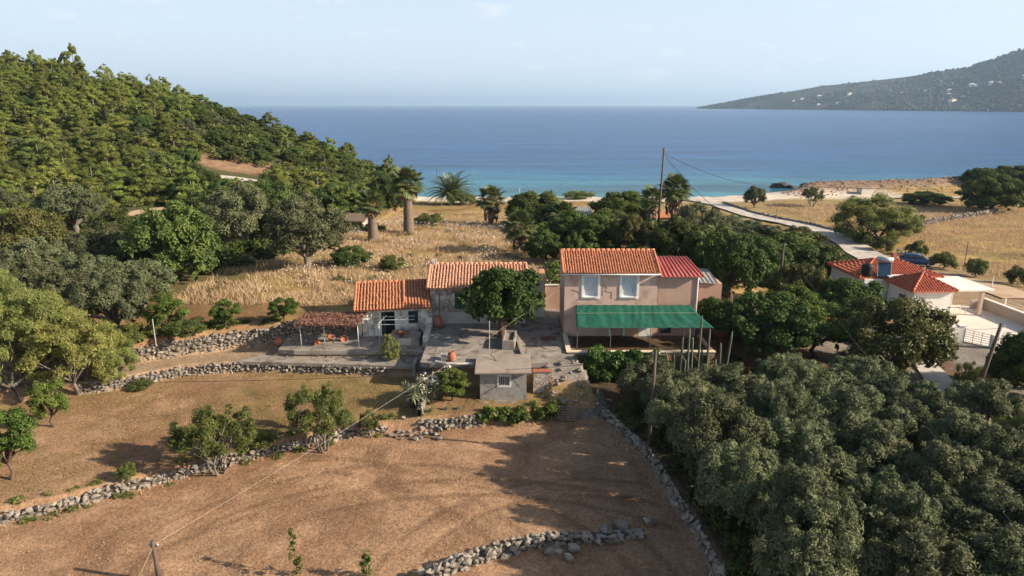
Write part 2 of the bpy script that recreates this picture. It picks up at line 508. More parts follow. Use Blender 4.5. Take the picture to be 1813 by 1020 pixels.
mr2 = nt.nodes.new('ShaderNodeMapRange'); mr2.inputs['From Min'].default_value = .3; mr2.inputs['From Max'].default_value = .7; mr2.inputs['To Min'].default_value = .82; mr2.inputs['To Max'].default_value = 1.2
L(wn2.outputs['Fac'], mr2.inputs['Value'])
vm = nt.nodes.new('ShaderNodeVectorMath'); vm.operation = 'SCALE'; L(rp.outputs['Color'], vm.inputs[0]); L(mr2.outputs['Result'], vm.inputs['Scale'])
wn3 = noise_node(nt, mps.outputs['Vector'], .09, 5, .7)  # light and dark of ripples put into the water colour as streaks
mr3 = nt.nodes.new('ShaderNodeMapRange'); mr3.inputs['From Min'].default_value = .3; mr3.inputs['From Max'].default_value = .7; mr3.inputs['To Min'].default_value = .6; mr3.inputs['To Max'].default_value = 1.45
L(wn3.outputs['Fac'], mr3.inputs['Value'])
vm3 = nt.nodes.new('ShaderNodeVectorMath'); vm3.operation = 'SCALE'; L(vm.outputs['Vector'], vm3.inputs[0]); L(mr3.outputs['Result'], vm3.inputs['Scale'])
L(vm3.outputs['Vector'], b.inputs['Base Color'])
b.inputs['Roughness'].default_value = .22; b.inputs['Specular IOR Level'].default_value = .3; b.inputs['IOR'].default_value = 1.25
mw = nt.nodes.new('ShaderNodeMapping'); mw.inputs['Scale'].default_value = (.55, 1, 1); mw.inputs['Rotation'].default_value = (0,0,R(12)); L(gm.outputs['Position'], mw.inputs['Vector'])
w1 = noise_node(nt, mw.outputs['Vector'], .55, 7, .62)
bp = nt.nodes.new('ShaderNodeBump'); bp.inputs['Strength'].default_value = 1.0; bp.inputs['Distance'].default_value = 1.6
L(w1.outputs['Fac'], bp.inputs['Height']); L(bp.outputs['Normal'], b.inputs['Normal'])
sx_ = np.array([-42000,-8000,-2000,-500,0,500,2000,8000,42000.]); sy_ = np.array([140,200,300,600,1500,4000,12000,42000.])
SX, SY = np.meshgrid(sx_, sy_); ii = np.arange(SX.size).reshape(SX.shape)
sq = np.stack([ii[:-1,:-1], ii[:-1,1:], ii[1:,1:], ii[1:,:-1]], -1).reshape(-1, 4)
sme = np_mesh('sea', np.stack([SX, SY, np.full(SX.shape, -4.5)], -1).reshape(-1, 3), sq)
sme.materials.append(ms)
tag(link('sea', sme), kind='structure')

# ------------------------------------------------------------------ far shore: hill across the bay
pxs = np.linspace(1236, 2350, 300)
tt = np.concatenate([np.linspace(0, 1, 90), np.linspace(1.05, 1.6, 10)])
shore_py = np.interp(pxs, [1236,1300,1450,1813,2350], [192.4,193.0,194.5,198.3,201])
crest_py = np.interp(pxs, [1236,1300,1400,1450,1500,1560,1600,1650,1700,1750,1813,1900,2050,2350], [192,178,160,151,146,139,134,126,118,101,78,52,38,60])
PXG, TG = np.meshgrid(pxs, tt)
dS = np.empty_like(pxs); uS = np.empty((len(pxs), 2)); zC = np.empty_like(pxs)
back = np.interp(pxs, [1236,1300,1500,1813,2350], [120,350,750,1000,1200])
for i, (a, s_, c_) in enumerate(zip(pxs, shore_py, crest_py)):
    p = P(a, s_, -4.5); d = math.hypot(p.x, p.y); dS[i] = d; uS[i] = (p.x/d, p.y/d)
    q = ray(a, c_); hh = math.hypot(q[0], q[1]); zC[i] = CAM_H + q[2]/hh*(d+back[i])
DG = dS[None] + back[None]*TG
FX = uS[None, :, 0]*DG; FY = uS[None, :, 1]*DG
prof = np.where(TG <= 1, TG**.92, 1-(TG-1)**1.5)
lump = (fbm(FX*.0045, FY*.0045, 5)-.5)*55*np.sin(np.clip(TG, 0, 1)*math.pi)**.8*np.interp(PXG, [1236,1400,1700], [.15,.45,1])
FZ = -5.5 + (zC[None]+5.5-np.interp(PXG, [1236,1300,2000], [1,4,6]))*prof + lump
ii = np.arange(FX.size).reshape(FX.shape)
fq = np.stack([ii[:-1,:-1], ii[:-1,1:], ii[1:,1:], ii[1:,:-1]], -1).reshape(-1, 4)
m_far = M('far_scrub', (.018,.030,.016), (.052,.058,.034), scale=.012, rough=.95, c3=(.085,.075,.048), s3=.006)
fme = np_mesh('far_hill', np.stack([FX, FY, FZ], -1).reshape(-1, 3), fq, True); fme.materials.append(m_far)
tag(link('far_hill', fme), kind='structure')
def far_at(px, t):
    i = int(np.argmin(abs(pxs-px))); j = int(np.argmin(abs(tt-t)))
    return Vector((FX[j, i], FY[j, i], FZ[j, i]))
# far woods: crowns too small and many to count
ico = [(0,0,1)] + [(math.cos(a)*.9, math.sin(a)*.9, .25) for a in np.linspace(0, 2*math.pi, 6)[:-1]] + [(math.cos(a+.6)*.8, math.sin(a+.6)*.8, -.5) for a in np.linspace(0, 2*math.pi, 6)[:-1]]
icf = [(0,1+i,1+(i+1)%5) for i in range(5)] + [f for i in range(5) for f in ((1+i,6+i,1+(i+1)%5),(1+(i+1)%5,6+i,6+(i+1)%5))]
ico = np.array(ico); icf = np.array(icf)
N = 17000
fi = RNG.uniform(0, len(pxs)*.78, N); fj = RNG.uniform(0.5, 99, N)
i0 = fi.astype(int); j0 = fj.astype(int)
cx = FX[j0, i0]; cy = FY[j0, i0]; cz = FZ[j0, i0]
keep = (.6*fbm(cx*.006+3, cy*.006) + .55*fbm(cx*.0022+8, cy*.0022, 2) + .2*RNG.random(N) > .60) & (cz > -3)
cx, cy, cz = cx[keep]+RNG.normal(0, 6, keep.sum()), cy[keep]+RNG.normal(0, 6, keep.sum()), cz[keep]
rad = RNG.uniform(3.2, 8.5, len(cx))
VV = (ico[None]*rad[:, None, None]*RNG.uniform(.75, 1.25, (len(cx), len(ico), 1))*np.array([1.1,1.1,.85]) + np.stack([cx, cy, cz+rad*.3], -1)[:, None])
FF = icf[None] + (np.arange(len(cx))*len(ico))[:, None, None]
tint = np.repeat(RNG.random(len(cx)), len(ico))
m_fw = leaf_mat('far_wood_leaf', (.008,.019,.010), (.034,.050,.022), transl=0, var=0)
wme = np_mesh('far_wood', VV.reshape(-1, 3), FF.reshape(-1, 3), True, {'tint': ('FLOAT', tint)}); wme.materials.append(m_fw)
tag(link('far_wood', wme), 'dark green woods covering the hill across the bay', 'woods', kind='stuff')
# ------------------------------------------------------------------ plants: mesh library
def unit(a): return a/np.maximum(np.linalg.norm(a, axis=-1, keepdims=True), 1e-9)
def leaves(cent, nrm, l, w, axis_bias=None, jitter=.3, rng=RNG):
    """one quad per leaf: centre, facing, length, width -> verts, quads"""
    n = len(cent)
    r = rng.normal(size=(n, 3))
    if axis_bias is not None: r = r*.55 + axis_bias
    t = unit(np.cross(nrm, np.cross(r, nrm)) + 1e-6)
    s = unit(np.cross(nrm, t))
    L_ = (l*rng.uniform(1-jitter, 1+jitter, n))[:, None]*.5; W_ = (w*rng.uniform(1-jitter, 1+jitter, n))[:, None]*.5
    bend = nrm*L_*.25
    V = np.stack([cent-t*L_, cent+s*W_+bend*.5, cent+t*L_-bend, cent-s*W_+bend*.5], 1)
    return V.reshape(-1, 3), np.arange(n*4).reshape(n, 4)
def crown(rng, clumps, nleaf, l, w, up=.25, rnd=.8, core=0, core_size=.5, axis='out', flat=1.0, shell=.5, tv=.55):
    """clumps: list of (centre, radius); leaves gather on the outside of each clump"""
    C = np.array([c for c, _ in clumps]); Rr = np.array([r for _, r in clumps])
    wgt = Rr**2; wgt = wgt/wgt.sum()
    k = rng.choice(len(C), nleaf, p=wgt)
    d = unit(rng.normal(size=(nleaf, 3)))
    d[:, 2] = np.where(d[:, 2] < -.3, -d[:, 2], d[:, 2])
    rr = rng.uniform(shell, 1.0, nleaf)**.6*Rr[k]*rng.uniform(.8, 1.12, nleaf)
    p = C[k] + d*rr[:, None]*np.array([1, 1, flat])
    nrm = unit(d*.75 + rng.normal(size=(nleaf, 3))*rnd + np.array([0, 0, up]))
    ab = d if axis == 'out' else (np.array([0, 0, -1.0])*np.ones((nleaf, 1)) if axis == 'down' else d*.6+np.array([0, 0, .9]))
    V, F = leaves(p, nrm, l, w, ab, rng=rng)
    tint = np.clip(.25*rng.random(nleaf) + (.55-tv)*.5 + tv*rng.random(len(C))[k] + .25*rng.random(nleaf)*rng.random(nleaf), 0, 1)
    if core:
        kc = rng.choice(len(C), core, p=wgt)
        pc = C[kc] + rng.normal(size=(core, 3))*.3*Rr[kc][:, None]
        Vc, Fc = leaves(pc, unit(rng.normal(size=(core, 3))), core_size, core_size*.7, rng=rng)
        F = np.concatenate([F, Fc+len(V)]); V = np.concatenate([V, Vc]); tint = np.concatenate([tint, rng.random(core)*.25])  # inner leaves tinted dark: shade in the crown gaps put into their colour
    return V, F, np.repeat(tint, 4)
def limbs(rng, base_r, trunk_h, tips, n=6, fork=1, spread=.15):
    mb = MB()
    for s in range(fork):
        a = 2*math.pi*s/fork + rng.uniform(0, 1)
        o = Vector((math.cos(a)*spread, math.sin(a)*spread, 0)) if fork > 1 else Vector((0, 0, 0))
        top = Vector((o.x*2.2+rng.normal()*.08, o.y*2.2+rng.normal()*.08, trunk_h))
        mid = o*1.4 + Vector((rng.normal()*.06, rng.normal()*.06, trunk_h*.5))
        rb = base_r/math.sqrt(fork)
        mb.tube([o+Vector((0, 0, -.15)), o+Vector((0, 0, .12)), mid, top], [rb*1.35, rb*1.05, rb*.85, rb*.75], n)
        for i, t in enumerate(tips):
            if i % fork != s: continue
            t = Vector(t); m2 = top.lerp(t, .5) + Vector((rng.normal()*.1, rng.normal()*.1, .08))
            mb.tube([top-Vector((0, 0, .05)), m2, t], [rb*.6, rb*.38, rb*.12], 5, cap=False)
    return mb
def dome_clumps(rng, n, a, c, z0, r0, r1, inner=.25, low=-.25, power=1.0):
    out = []
    for i in range(n):
        while True:
            d = rng.normal(size=3); d /= np.linalg.norm(d)
            if d[2] > low: break
        q = rng.uniform(.72, 1.0) if rng.random() > inner else rng.uniform(.2, .65)
        r = rng.uniform(r0, r1)
        out.append((np.array([d[0]*(a-r*.8)*q, d[1]*(a-r*.8)*q, z0 + d[2]*(c-r*.8)*q]), r))
    return out
LIB = {}
def reg(kind, V, F, tint, trunk_mb, leafm, barkm, h, w):
    me = np_mesh(kind+'_crown', V, F, False, {'tint': ('FLOAT', tint)}); me.materials.append(leafm)
    tm = trunk_mb.mesh(kind+'_trunk', barkm, True) if trunk_mb is not None else None
    LIB.setdefault(kind, []).append((tm, me, h, w))
bark_grey = M('bark_grey', (.10,.085,.07), (.19,.165,.14), scale=6, bump=.5)
bark_brown = M('bark_brown', (.075,.05,.033), (.15,.10,.07), scale=6, bump=.5)
L_olive = leaf_mat('olive_leaf', (.056,.070,.029), (.262,.282,.148), .18, .6, .15, .22)
L_dark = leaf_mat('carob_leaf', (.042,.068,.018), (.170,.210,.058), .25, .6, .12, .28)
L_pine = leaf_mat('pine_needle', (.105,.135,.030), (.355,.385,.095), .3, .6, .2, .3)
L_maq = leaf_mat('scrub_leaf', (.060,.082,.022), (.195,.215,.060), .22, .6, .2, .3)
L_tam = leaf_mat('tamarisk_leaf', (.105,.128,.034), (.340,.350,.105), .30, .6, .2, .18)
L_citrus = leaf_mat('citrus_leaf', (.045,.076,.014), (.170,.215,.046), .28, .6, .15, .18)
L_field = leaf_mat('almond_leaf', (.046,.070,.016), (.165,.185,.042), .28, .5, .3, .15)
L_mul = leaf_mat('mulberry_leaf', (.030,.058,.015), (.100,.150,.040), .22, .6, .12, .15)
L_hib = leaf_mat('hibiscus_leaf', (.050,.058,.016), (.170,.160,.046), .25, .5, .3, .15)
L_vine = leaf_mat('vine_leaf', (.040,.080,.012), (.150,.215,.040), .32, .45, .3, .12)
for s in range(5):      # olive
    g = np.random.default_rng(100+s)
    cl = dome_clumps(g, 58, 2.5, 1.9, 2.45, .34, .68, .2, -.6)
    cl += [(c+np.array([g.normal()*.18, g.normal()*.18, r*.8]), r*.42) for c, r in cl if c[2] > 2.3][:40]
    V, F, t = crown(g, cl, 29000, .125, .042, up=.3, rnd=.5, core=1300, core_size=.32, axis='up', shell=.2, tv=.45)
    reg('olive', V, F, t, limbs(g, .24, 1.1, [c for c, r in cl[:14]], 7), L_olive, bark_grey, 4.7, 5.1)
for s in range(4):      # dense dark evergreen
    g = np.random.default_rng(200+s)
    cl = dome_clumps(g, 90, 3.5, 2.9, 2.7, .42, .85, .15, -.7)
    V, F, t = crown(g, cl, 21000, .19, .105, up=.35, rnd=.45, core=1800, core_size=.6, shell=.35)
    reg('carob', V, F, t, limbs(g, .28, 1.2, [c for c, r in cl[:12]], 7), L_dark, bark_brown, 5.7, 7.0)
for s in range(6):      # pine
    g = np.random.default_rng(300+s)
    cl = []
    Ht = 7.0
    for i in range(50):
        z = g.uniform(.06, 1.0); rad_ = math.sqrt(max(0, 1-z**2.2))*2.75*g.uniform(.35, 1.0) + .15; a = g.uniform(0, 6.28)
        cl.append((np.array([math.cos(a)*rad_, math.sin(a)*rad_, z*Ht*g.uniform(.93,1.03)]), g.uniform(.55, 1.05)*(1.1-.45*z)))
    for i in range(5): cl.append((np.array([g.normal()*.5, g.normal()*.5, Ht*g.uniform(.95,1.1)]), .26))
    V, F, t = crown(g, cl, 19000, .185, .046, up=.35, rnd=.42, core=1000, core_size=.6, axis='up', flat=.85, shell=.35, tv=.25)
    mb = MB(); mb.tube([(0,0,-.3),(.05,.03,Ht*.4),(0,.05,Ht*.97)], [.17,.12,.03], 6)
    for c, r in cl[::4]: mb.tube([(0,0,max(.4,c[2]-.6)), tuple(c)], [.05,.02], 4, cap=False)
    reg('pine', V, F, t, mb, L_pine, bark_grey, 7.6, 5.8)
for s in range(4):      # low scrub bush
    g = np.random.default_rng(400+s)
    cl = dome_clumps(g, 34, 1.55, 1.15, .75, .24, .5, .15, -.5)
    V, F, t = crown(g, cl, 5000, .12, .06, up=.4, rnd=.5, core=400, core_size=.3)
    reg('bush', V, F, t, limbs(g, .07, .3, [c for c, r in cl[:8]], 5, fork=3), L_maq, bark_brown, 2.0, 3.1)
for s in range(3):      # feathery tamarisk
    g = np.random.default_rng(500+s)
    cl = dome_clumps(g, 80, 2.8, 2.4, 2.5, .28, .62, .2, -.85)
    V, F, t = crown(g, cl, 26000, .19, .030, up=.25, rnd=.6, core=900, core_size=.3, axis='up', shell=.05)
    reg('tamarisk', V, F, t, limbs(g, .2, .9, [c for c, r in cl[:16]], 6, fork=3, spread=.2), L_tam, bark_grey, 5.0, 5.6)
for s in range(3):      # citrus
    g = np.random.default_rng(600+s)
    cl = dome_clumps(g, 44, 1.45, 1.35, 1.75, .2, .42, .2, -.8)
    V, F, t = crown(g, cl, 8500, .115, .06, up=.35, rnd=.5, core=600, core_size=.24, shell=.3)
    reg('citrus', V, F, t, limbs(g, .09, .75, [c for c, r in cl[:12]], 6), L_citrus, bark_brown, 3.1, 2.9)
for s in range(3):      # multi-stemmed tree of the field edge
    g = np.random.default_rng(700+s)
    cl = dome_clumps(g, 62, 2.1, 1.5, 2.2, .22, .48, .15, -.7)
    cl += [(np.array([c[0]*1.05, c[1]*1.05, c[2]+.35]), .2) for c, r in cl[:26]]
    V, F, t = crown(g, cl, 17000, .125, .036, up=.25, rnd=.55, core=600, core_size=.26, axis='up', shell=.15)
    reg('fieldtree', V, F, t, limbs(g, .16, 1.0, [c for c, r in cl[:20]], 5, fork=5, spread=.28), L_field, bark_grey, 3.8, 4.3)
for s in range(2):      # mulberry
    g = np.random.default_rng(800+s)
    cl = dome_clumps(g, 84, 3.1, 2.1, 2.8, .3, .72, .2, -.9)
    V, F, t = crown(g, cl, 14500, .19, .14, up=.25, rnd=.5, core=900, core_size=.4, axis='down', shell=.3)
    reg('mulberry', V, F, t, limbs(g, .30, 1.5, [c for c, r in cl[:14]], 8), L_mul, bark_brown, 5.1, 6.2)
for s in range(2):      # hibiscus hedge tree
    g = np.random.default_rng(900+s)
    cl = dome_clumps(g, 84, 3.3, 2.1, 2.2, .3, .65, .15, -.7)
    V, F, t = crown(g, cl, 22000, .14, .075, up=.3, rnd=.5, core=1100, core_size=.4, shell=.3)
    reg('hibiscus', V, F, t, limbs(g, .16, .8, [c for c, r in cl[:14]], 6, fork=3), L_hib, bark_brown, 4.3, 6.6)

_cnt = {}
def plant(kind, name, loc, h, w, label, cat='tree', group=None, rz=None, var=None, leafm=None, sink=.05):
    vs = LIB[kind]
    i = _cnt.get(kind, 0); _cnt[kind] = i+1
    tm, me, h0, w0 = vs[(i if var is None else var) % len(vs)]
    r = empty(name, (loc[0], loc[1], loc[2]-sink), random.uniform(0, 6.28) if rz is None else rz, label, cat, group)
    s_ = {'olive': .10, 'carob': .10, 'hibiscus': .08, 'tamarisk': .14, 'pine': .04}.get(kind, 0)
    r.location.z -= h*s_; h = h*(1+s_)
    r.scale = (w/w0, w/w0, h/h0)
    if tm is not None: link('trunk', tm, r)
    c = link('crown', me, r)
    return r
def plant_px(kind, name, bx, by, wpx, hpx, label, cat='tree', group=None, **k):
    """bx, by: foot of the plant in the photograph; it stands where that meets the ground"""
    p = G(bx, by)
    d = depth(p)
    ang = math.atan2(CAM_H-p.z, p.y)
    return plant(kind, name, p, hpx*d/FPX/max(.6, math.cos(ang)), wpx*d/FPX, label, cat, group, **k)

# ------------------------------------------------------------------ palms
m_frond = leaf_mat('fan_frond', (.050,.075,.020), (.150,.180,.055), .25, .45, .4, .2)
m_dead = M('dead_frond', (.17,.11,.06), (.30,.21,.12), scale=4)
m_ptrunk = M('palm_trunk', (.10,.075,.055), (.22,.17,.13), scale=3, bump=.6, stretch=(1,1,4))
def fan_mesh():
    v = [(0,0,0),(.9,0,.10)]; f = []
    mb = MB(); mb.tube([(0,0,0),(.5,0,.08),(1.0,0,.05)], [.022,.018,.012], 4)
    n = 15
    for k in range(n):
        a = lerp(-2.0, 2.0, k/(n-1)); ln = .78*(1-.12*abs(a)) 
        c = Vector((1.0, 0, .05)); d = Vector((math.cos(a), math.sin(a), 0))
        s = Vector((-math.sin(a), math.cos(a), 0))
        mid = c + d*ln*.55 + Vector((0,0,.02)); tip = c + d*ln + Vector((0,0,-.16))
        b = len(mb.v)
        mb.v += [tuple(c), tuple(mid-s*.085+Vector((0,0,.03))), tuple(tip), tuple(mid+s*.085-Vector((0,0,.03)))]
        mb.f.append((b, b+1, b+2, b+3))
    me = mb.mesh('fan_frond', m_frond)
    a = me.attributes.new('tint', 'FLOAT', 'POINT'); a.data.foreach_set('value', np.random.default_rng(3).random(len(me.vertices)).astype(np.float32))
    return me
FAN = fan_mesh()
def dead_skirt(seed, h):
    g = np.random.default_rng(seed)
    c = []; nn = []
    n = 150
    a = g.uniform(0, 6.28, n); z = -g.uniform(0, 1, n)**1.2*h
    r = .42 + .22*g.random(n)
    cent = np.stack([np.cos(a)*r, np.sin(a)*r, z], -1); out = np.stack([np.cos(a), np.sin(a), np.full(n, .15)], -1)
    V, F = leaves(cent, unit(out+g.normal(size=(n,3))*.35), .85, .22, np.array([0,0,-1.0])*np.ones((n,1)), rng=g)
    me = np_mesh('dead_fronds', V, F); me.materials.append(m_dead); return me
SKIRT = [dead_skirt(31, .9), dead_skirt(32, 1.9)]
def fan_palm(px, py, hpx, label, crown_s=1.0, skirt=0, nf=34, trunk_r=.32):
    p = G(px, py); d = depth(p); h = hpx*d/FPX/.97
    r = empty('fan_palm', (p.x, p.y, p.z-.05), 0, label, 'palm', 'fan palms behind the houses')
    th = max(.8, h-1.15*crown_s)
    mb = MB(); k = 22
    mb.tube([(0,0,th*i/k) for i in range(k+1)], [trunk_r*(1.3-.45*i/k+.13*(i % 2)) for i in range(k+1)], 9)
    mb.build('trunk', m_ptrunk, r, True)
    s = link('dead_fronds', SKIRT[skirt], r); s.location = (0, 0, th); s.scale = (crown_s*1.15,)*2+(crown_s,)
    for i in range(nf):
        f = link('frond', FAN, r)
        el = lerp(1.35, -.55, (i/nf)**.9)
        f.rotation_euler = (random.uniform(-.3,.3), -el, i*2.399+random.uniform(-.2,.2))
        q = crown_s*random.uniform(.85, 1.1); f.scale = (q, q, q)
        f.location = (0, 0, th)
    return r
def date_frond():
    mb = MB(); n = 22; Lf = 3.7
    pts = []
    for i in range(n+1):
        t = i/n; pts.append(Vector((Lf*t*(1-.12*t), 0, 1.15*t-1.75*t*t)))
    mb.tube(pts, [.035*(1-.8*i/n)+.006 for i in range(n+1)], 4)
    for i in range(2, n+1):
        t = i/n; ln = .62*math.sin(math.pi*min(1, .12+.9*t))+.12
        for sgn in (-1, 1):
            for q in (0, .5):
                c = pts[i-1].lerp(pts[i], q)
                tip = c + Vector((.28*ln, sgn*ln*.9, .22*ln-.30*ln*t))
                b = len(mb.v); mb.v += [tuple(c+Vector((-.03,0,0))), tuple(c.lerp(tip,.5)+Vector((-.03,0,.02))), tuple(tip), tuple(c.lerp(tip,.5)+Vector((.03,0,.0)))]
                mb.f.append((b,b+1,b+2,b+3))
    me = mb.mesh('date_frond', m_frond)
    a = me.attributes.new('tint', 'FLOAT', 'POINT'); a.data.foreach_set('value', (.1+.6*np.random.default_rng(4).random(len(me.vertices))).astype(np.float32))
    return me
DATE = date_frond()
# ------------------------------------------------------------------ building materials
m_stone = M('field_stone', (.17,.145,.12), (.32,.285,.24), scale=2.2, bump=.5, bscale=14, c3=(.12,.10,.08), s3=3.0, rough=.95)
m_core = M('wall_core', (.06,.05,.042), (.12,.10,.085), scale=5)
m_conc = M('concrete', (.205,.178,.150), (.32,.28,.238), scale=.9, bump=.25, bscale=20, c3=(.125,.108,.09), s3=1.4, rough=.92)
m_conc_l = M('pale_concrete', (.44,.40,.35), (.56,.52,.46), scale=1.2, bump=.2, bscale=20)
m_slab = M('slab_concrete', (.24,.195,.155), (.335,.28,.225), scale=1.1, bump=.15, bscale=20)
m_grey_r = M('grey_render', (.24,.225,.205), (.33,.31,.285), scale=1.4, bump=.5, bscale=16, c3=(.18,.17,.155), s3=3)
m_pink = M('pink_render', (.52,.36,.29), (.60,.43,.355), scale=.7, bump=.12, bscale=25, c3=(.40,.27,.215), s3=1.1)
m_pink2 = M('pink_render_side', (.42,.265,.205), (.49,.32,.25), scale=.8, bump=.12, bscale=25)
m_peach = M('peach_render', (.56,.33,.21), (.62,.38,.25), scale=.9, bump=.1, bscale=25)
m_white = M('white_paint', (.70,.68,.64), (.78,.76,.72), scale=1.2, rough=.7)
m_blind = M('window_blind', (.42,.47,.52), (.50,.55,.60), scale=2, rough=.5)
m_villa = M('villa_wall', (.66,.62,.56), (.74,.70,.64), scale=.6, rough=.8)
m_patio = M('villa_patio', (.58,.51,.44), (.68,.61,.53), scale=.5, rough=.8)
m_beige = M('beige_wall', (.42,.33,.265), (.48,.38,.31), scale=.8)
m_tile_o = M('terracotta_orange', (.38,.14,.062), (.49,.215,.105), scale=1.6, c3=(.24,.13,.085), s3=3.0, rough=.9, bump=.2, bscale=30)
m_tile_p = M('terracotta_pale', (.46,.215,.125), (.58,.31,.20), scale=1.6, c3=(.30,.185,.13), s3=3.0, rough=.85, bump=.2, bscale=30)
m_tile_r = M('terracotta_red', (.40,.105,.055), (.52,.165,.09), scale=1.6, c3=(.33,.08,.045), s3=3.4, rough=.75)
m_tile_pk = M('terracotta_pink_house', (.43,.155,.072), (.53,.225,.12), scale=1.6, c3=(.27,.13,.085), s3=3.2, rough=.75)
m_redmetal = M('red_sheet', (.40,.085,.068), (.48,.125,.098), scale=1.2, rough=.45, spec=.4)
m_sheet = M('grey_sheet', (.22,.22,.21), (.36,.35,.33), scale=2, rough=.6, spec=.4)
m_net = M('green_shade_net', (.007,.072,.048), (.013,.105,.068), scale=2.2, rough=.8, bump=.4, bscale=5, bdist=.1)
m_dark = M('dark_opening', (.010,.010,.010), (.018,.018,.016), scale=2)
m_glass = M('window_glass', (.03,.045,.055), (.05,.07,.08), scale=1, rough=.12, spec=.6)
m_green = M('green_shutter', (.035,.06,.045), (.055,.085,.065), scale=3, rough=.6)
m_wood = M('weathered_wood', (.12,.085,.06), (.22,.165,.12), scale=5, stretch=(1,1,.2), bump=.3)
m_woodp = M('pole_wood', (.07,.05,.04), (.13,.095,.075), scale=5, stretch=(1,1,.2), bump=.3)
m_iron = M('iron', (.10,.09,.08), (.17,.15,.13), scale=6, rough=.6, metal=.3)
m_galv = M('galvanised', (.42,.42,.41), (.55,.55,.53), scale=4, rough=.5, metal=.4)
m_rust = M('rust', (.16,.07,.04), (.26,.12,.07), scale=6, rough=.9)
m_pot = M('terracotta_pot', (.27,.095,.055), (.36,.14,.085), scale=4, rough=.8)
m_black = M('black_plastic', (.012,.012,.013), (.022,.022,.024), scale=3, rough=.5)
m_wire_d = M('dark_cable', (.015,.015,.015), (.03,.03,.03), scale=1)
m_wire_l = M('pale_cable', (.40,.35,.29), (.48,.42,.35), scale=1)
m_dry = M('dry_vine', (.15,.075,.055), (.27,.14,.10), scale=5)
# rubble masonry with smeared plaster: colour, joints and fine relief
def masonry(name, stone1, stone2, mortar, plaster, scale=4.0, cover=.5):
    m, nt, b = new_mat(name); L = nt.links.new
    g = nt.nodes.new('ShaderNodeTexCoord'); src = g.outputs['Object']
    wob = noise_node(nt, src, 3.0, 4); mxv = nt.nodes.new('ShaderNodeMixRGB'); mxv.blend_type = 'LINEAR_LIGHT'; mxv.inputs['Fac'].default_value = .12
    L(src, mxv.inputs['Color1']); L(wob.outputs['Color'], mxv.inputs['Color2'])
    vo = nt.nodes.new('ShaderNodeTexVoronoi'); vo.feature = 'DISTANCE_TO_EDGE'; vo.inputs['Scale'].default_value = scale; L(mxv.outputs['Color'], vo.inputs['Vector'])
    vc = nt.nodes.new('ShaderNodeTexVoronoi'); vc.inputs['Scale'].default_value = scale; L(mxv.outputs['Color'], vc.inputs['Vector'])
    r1 = nt.nodes.new('ShaderNodeValToRGB'); r1.color_ramp.elements[0].color = (*stone1,1); r1.color_ramp.elements[1].color = (*stone2,1); L(vc.outputs['Color'], r1.inputs['Fac'])
    rj = nt.nodes.new('ShaderNodeValToRGB'); rj.color_ramp.elements[0].position = .03; rj.color_ramp.elements[1].position = .10; L(vo.outputs['Distance'], rj.inputs['Fac'])
    mj = nt.nodes.new('ShaderNodeMixRGB'); mj.inputs['Color1'].default_value = (*mortar,1); L(rj.outputs['Color'], mj.inputs['Fac']); L(r1.outputs['Color'], mj.inputs['Color2'])
    pn = noise_node(nt, src, 1.1, 6, .6); rp_ = nt.nodes.new('ShaderNodeValToRGB'); rp_.color_ramp.elements[0].position = cover-.06; rp_.color_ramp.elements[1].position = cover+.06; L(pn.outputs['Fac'], rp_.inputs['Fac'])
    mp_ = nt.nodes.new('ShaderNodeMixRGB'); mp_.inputs['Color2'].default_value = (*plaster,1); L(rp_.outputs['Color'], mp_.inputs['Fac']); L(mj.outputs['Color'], mp_.inputs['Color1'])
    st = noise_node(nt, src, 6, 6); ms_ = nt.nodes.new('ShaderNodeMapRange'); ms_.inputs['To Min'].default_value = .7; ms_.inputs['To Max'].default_value = 1.3; L(st.outputs['Fac'], ms_.inputs['Value'])
    sc = nt.nodes.new('ShaderNodeVectorMath'); sc.operation = 'SCALE'; L(mp_.outputs['Color'], sc.inputs[0]); L(ms_.outputs['Result'], sc.inputs['Scale']); L(sc.outputs['Vector'], b.inputs['Base Color'])
    iv = nt.nodes.new('ShaderNodeMath'); iv.operation = 'MAXIMUM'; L(rj.outputs['Color'], iv.inputs[0]); L(rp_.outputs['Color'], iv.inputs[1])
    bp = nt.nodes.new('ShaderNodeBump'); bp.inputs['Strength'].default_value = .8; bp.inputs['Distance'].default_value = .06; L(iv.outputs[0], bp.inputs['Height']); L(bp.outputs['Normal'], b.inputs['Normal'])
    b.inputs['Roughness'].default_value = .95
    return m
m_mas1 = masonry('cottage_masonry', (.34,.30,.25), (.50,.46,.40), (.26,.22,.18), (.70,.65,.57), 4.0, .46)
m_mas2 = masonry('bare_masonry', (.30,.24,.20), (.48,.41,.35), (.22,.18,.15), (.56,.50,.43), 3.6, .56)

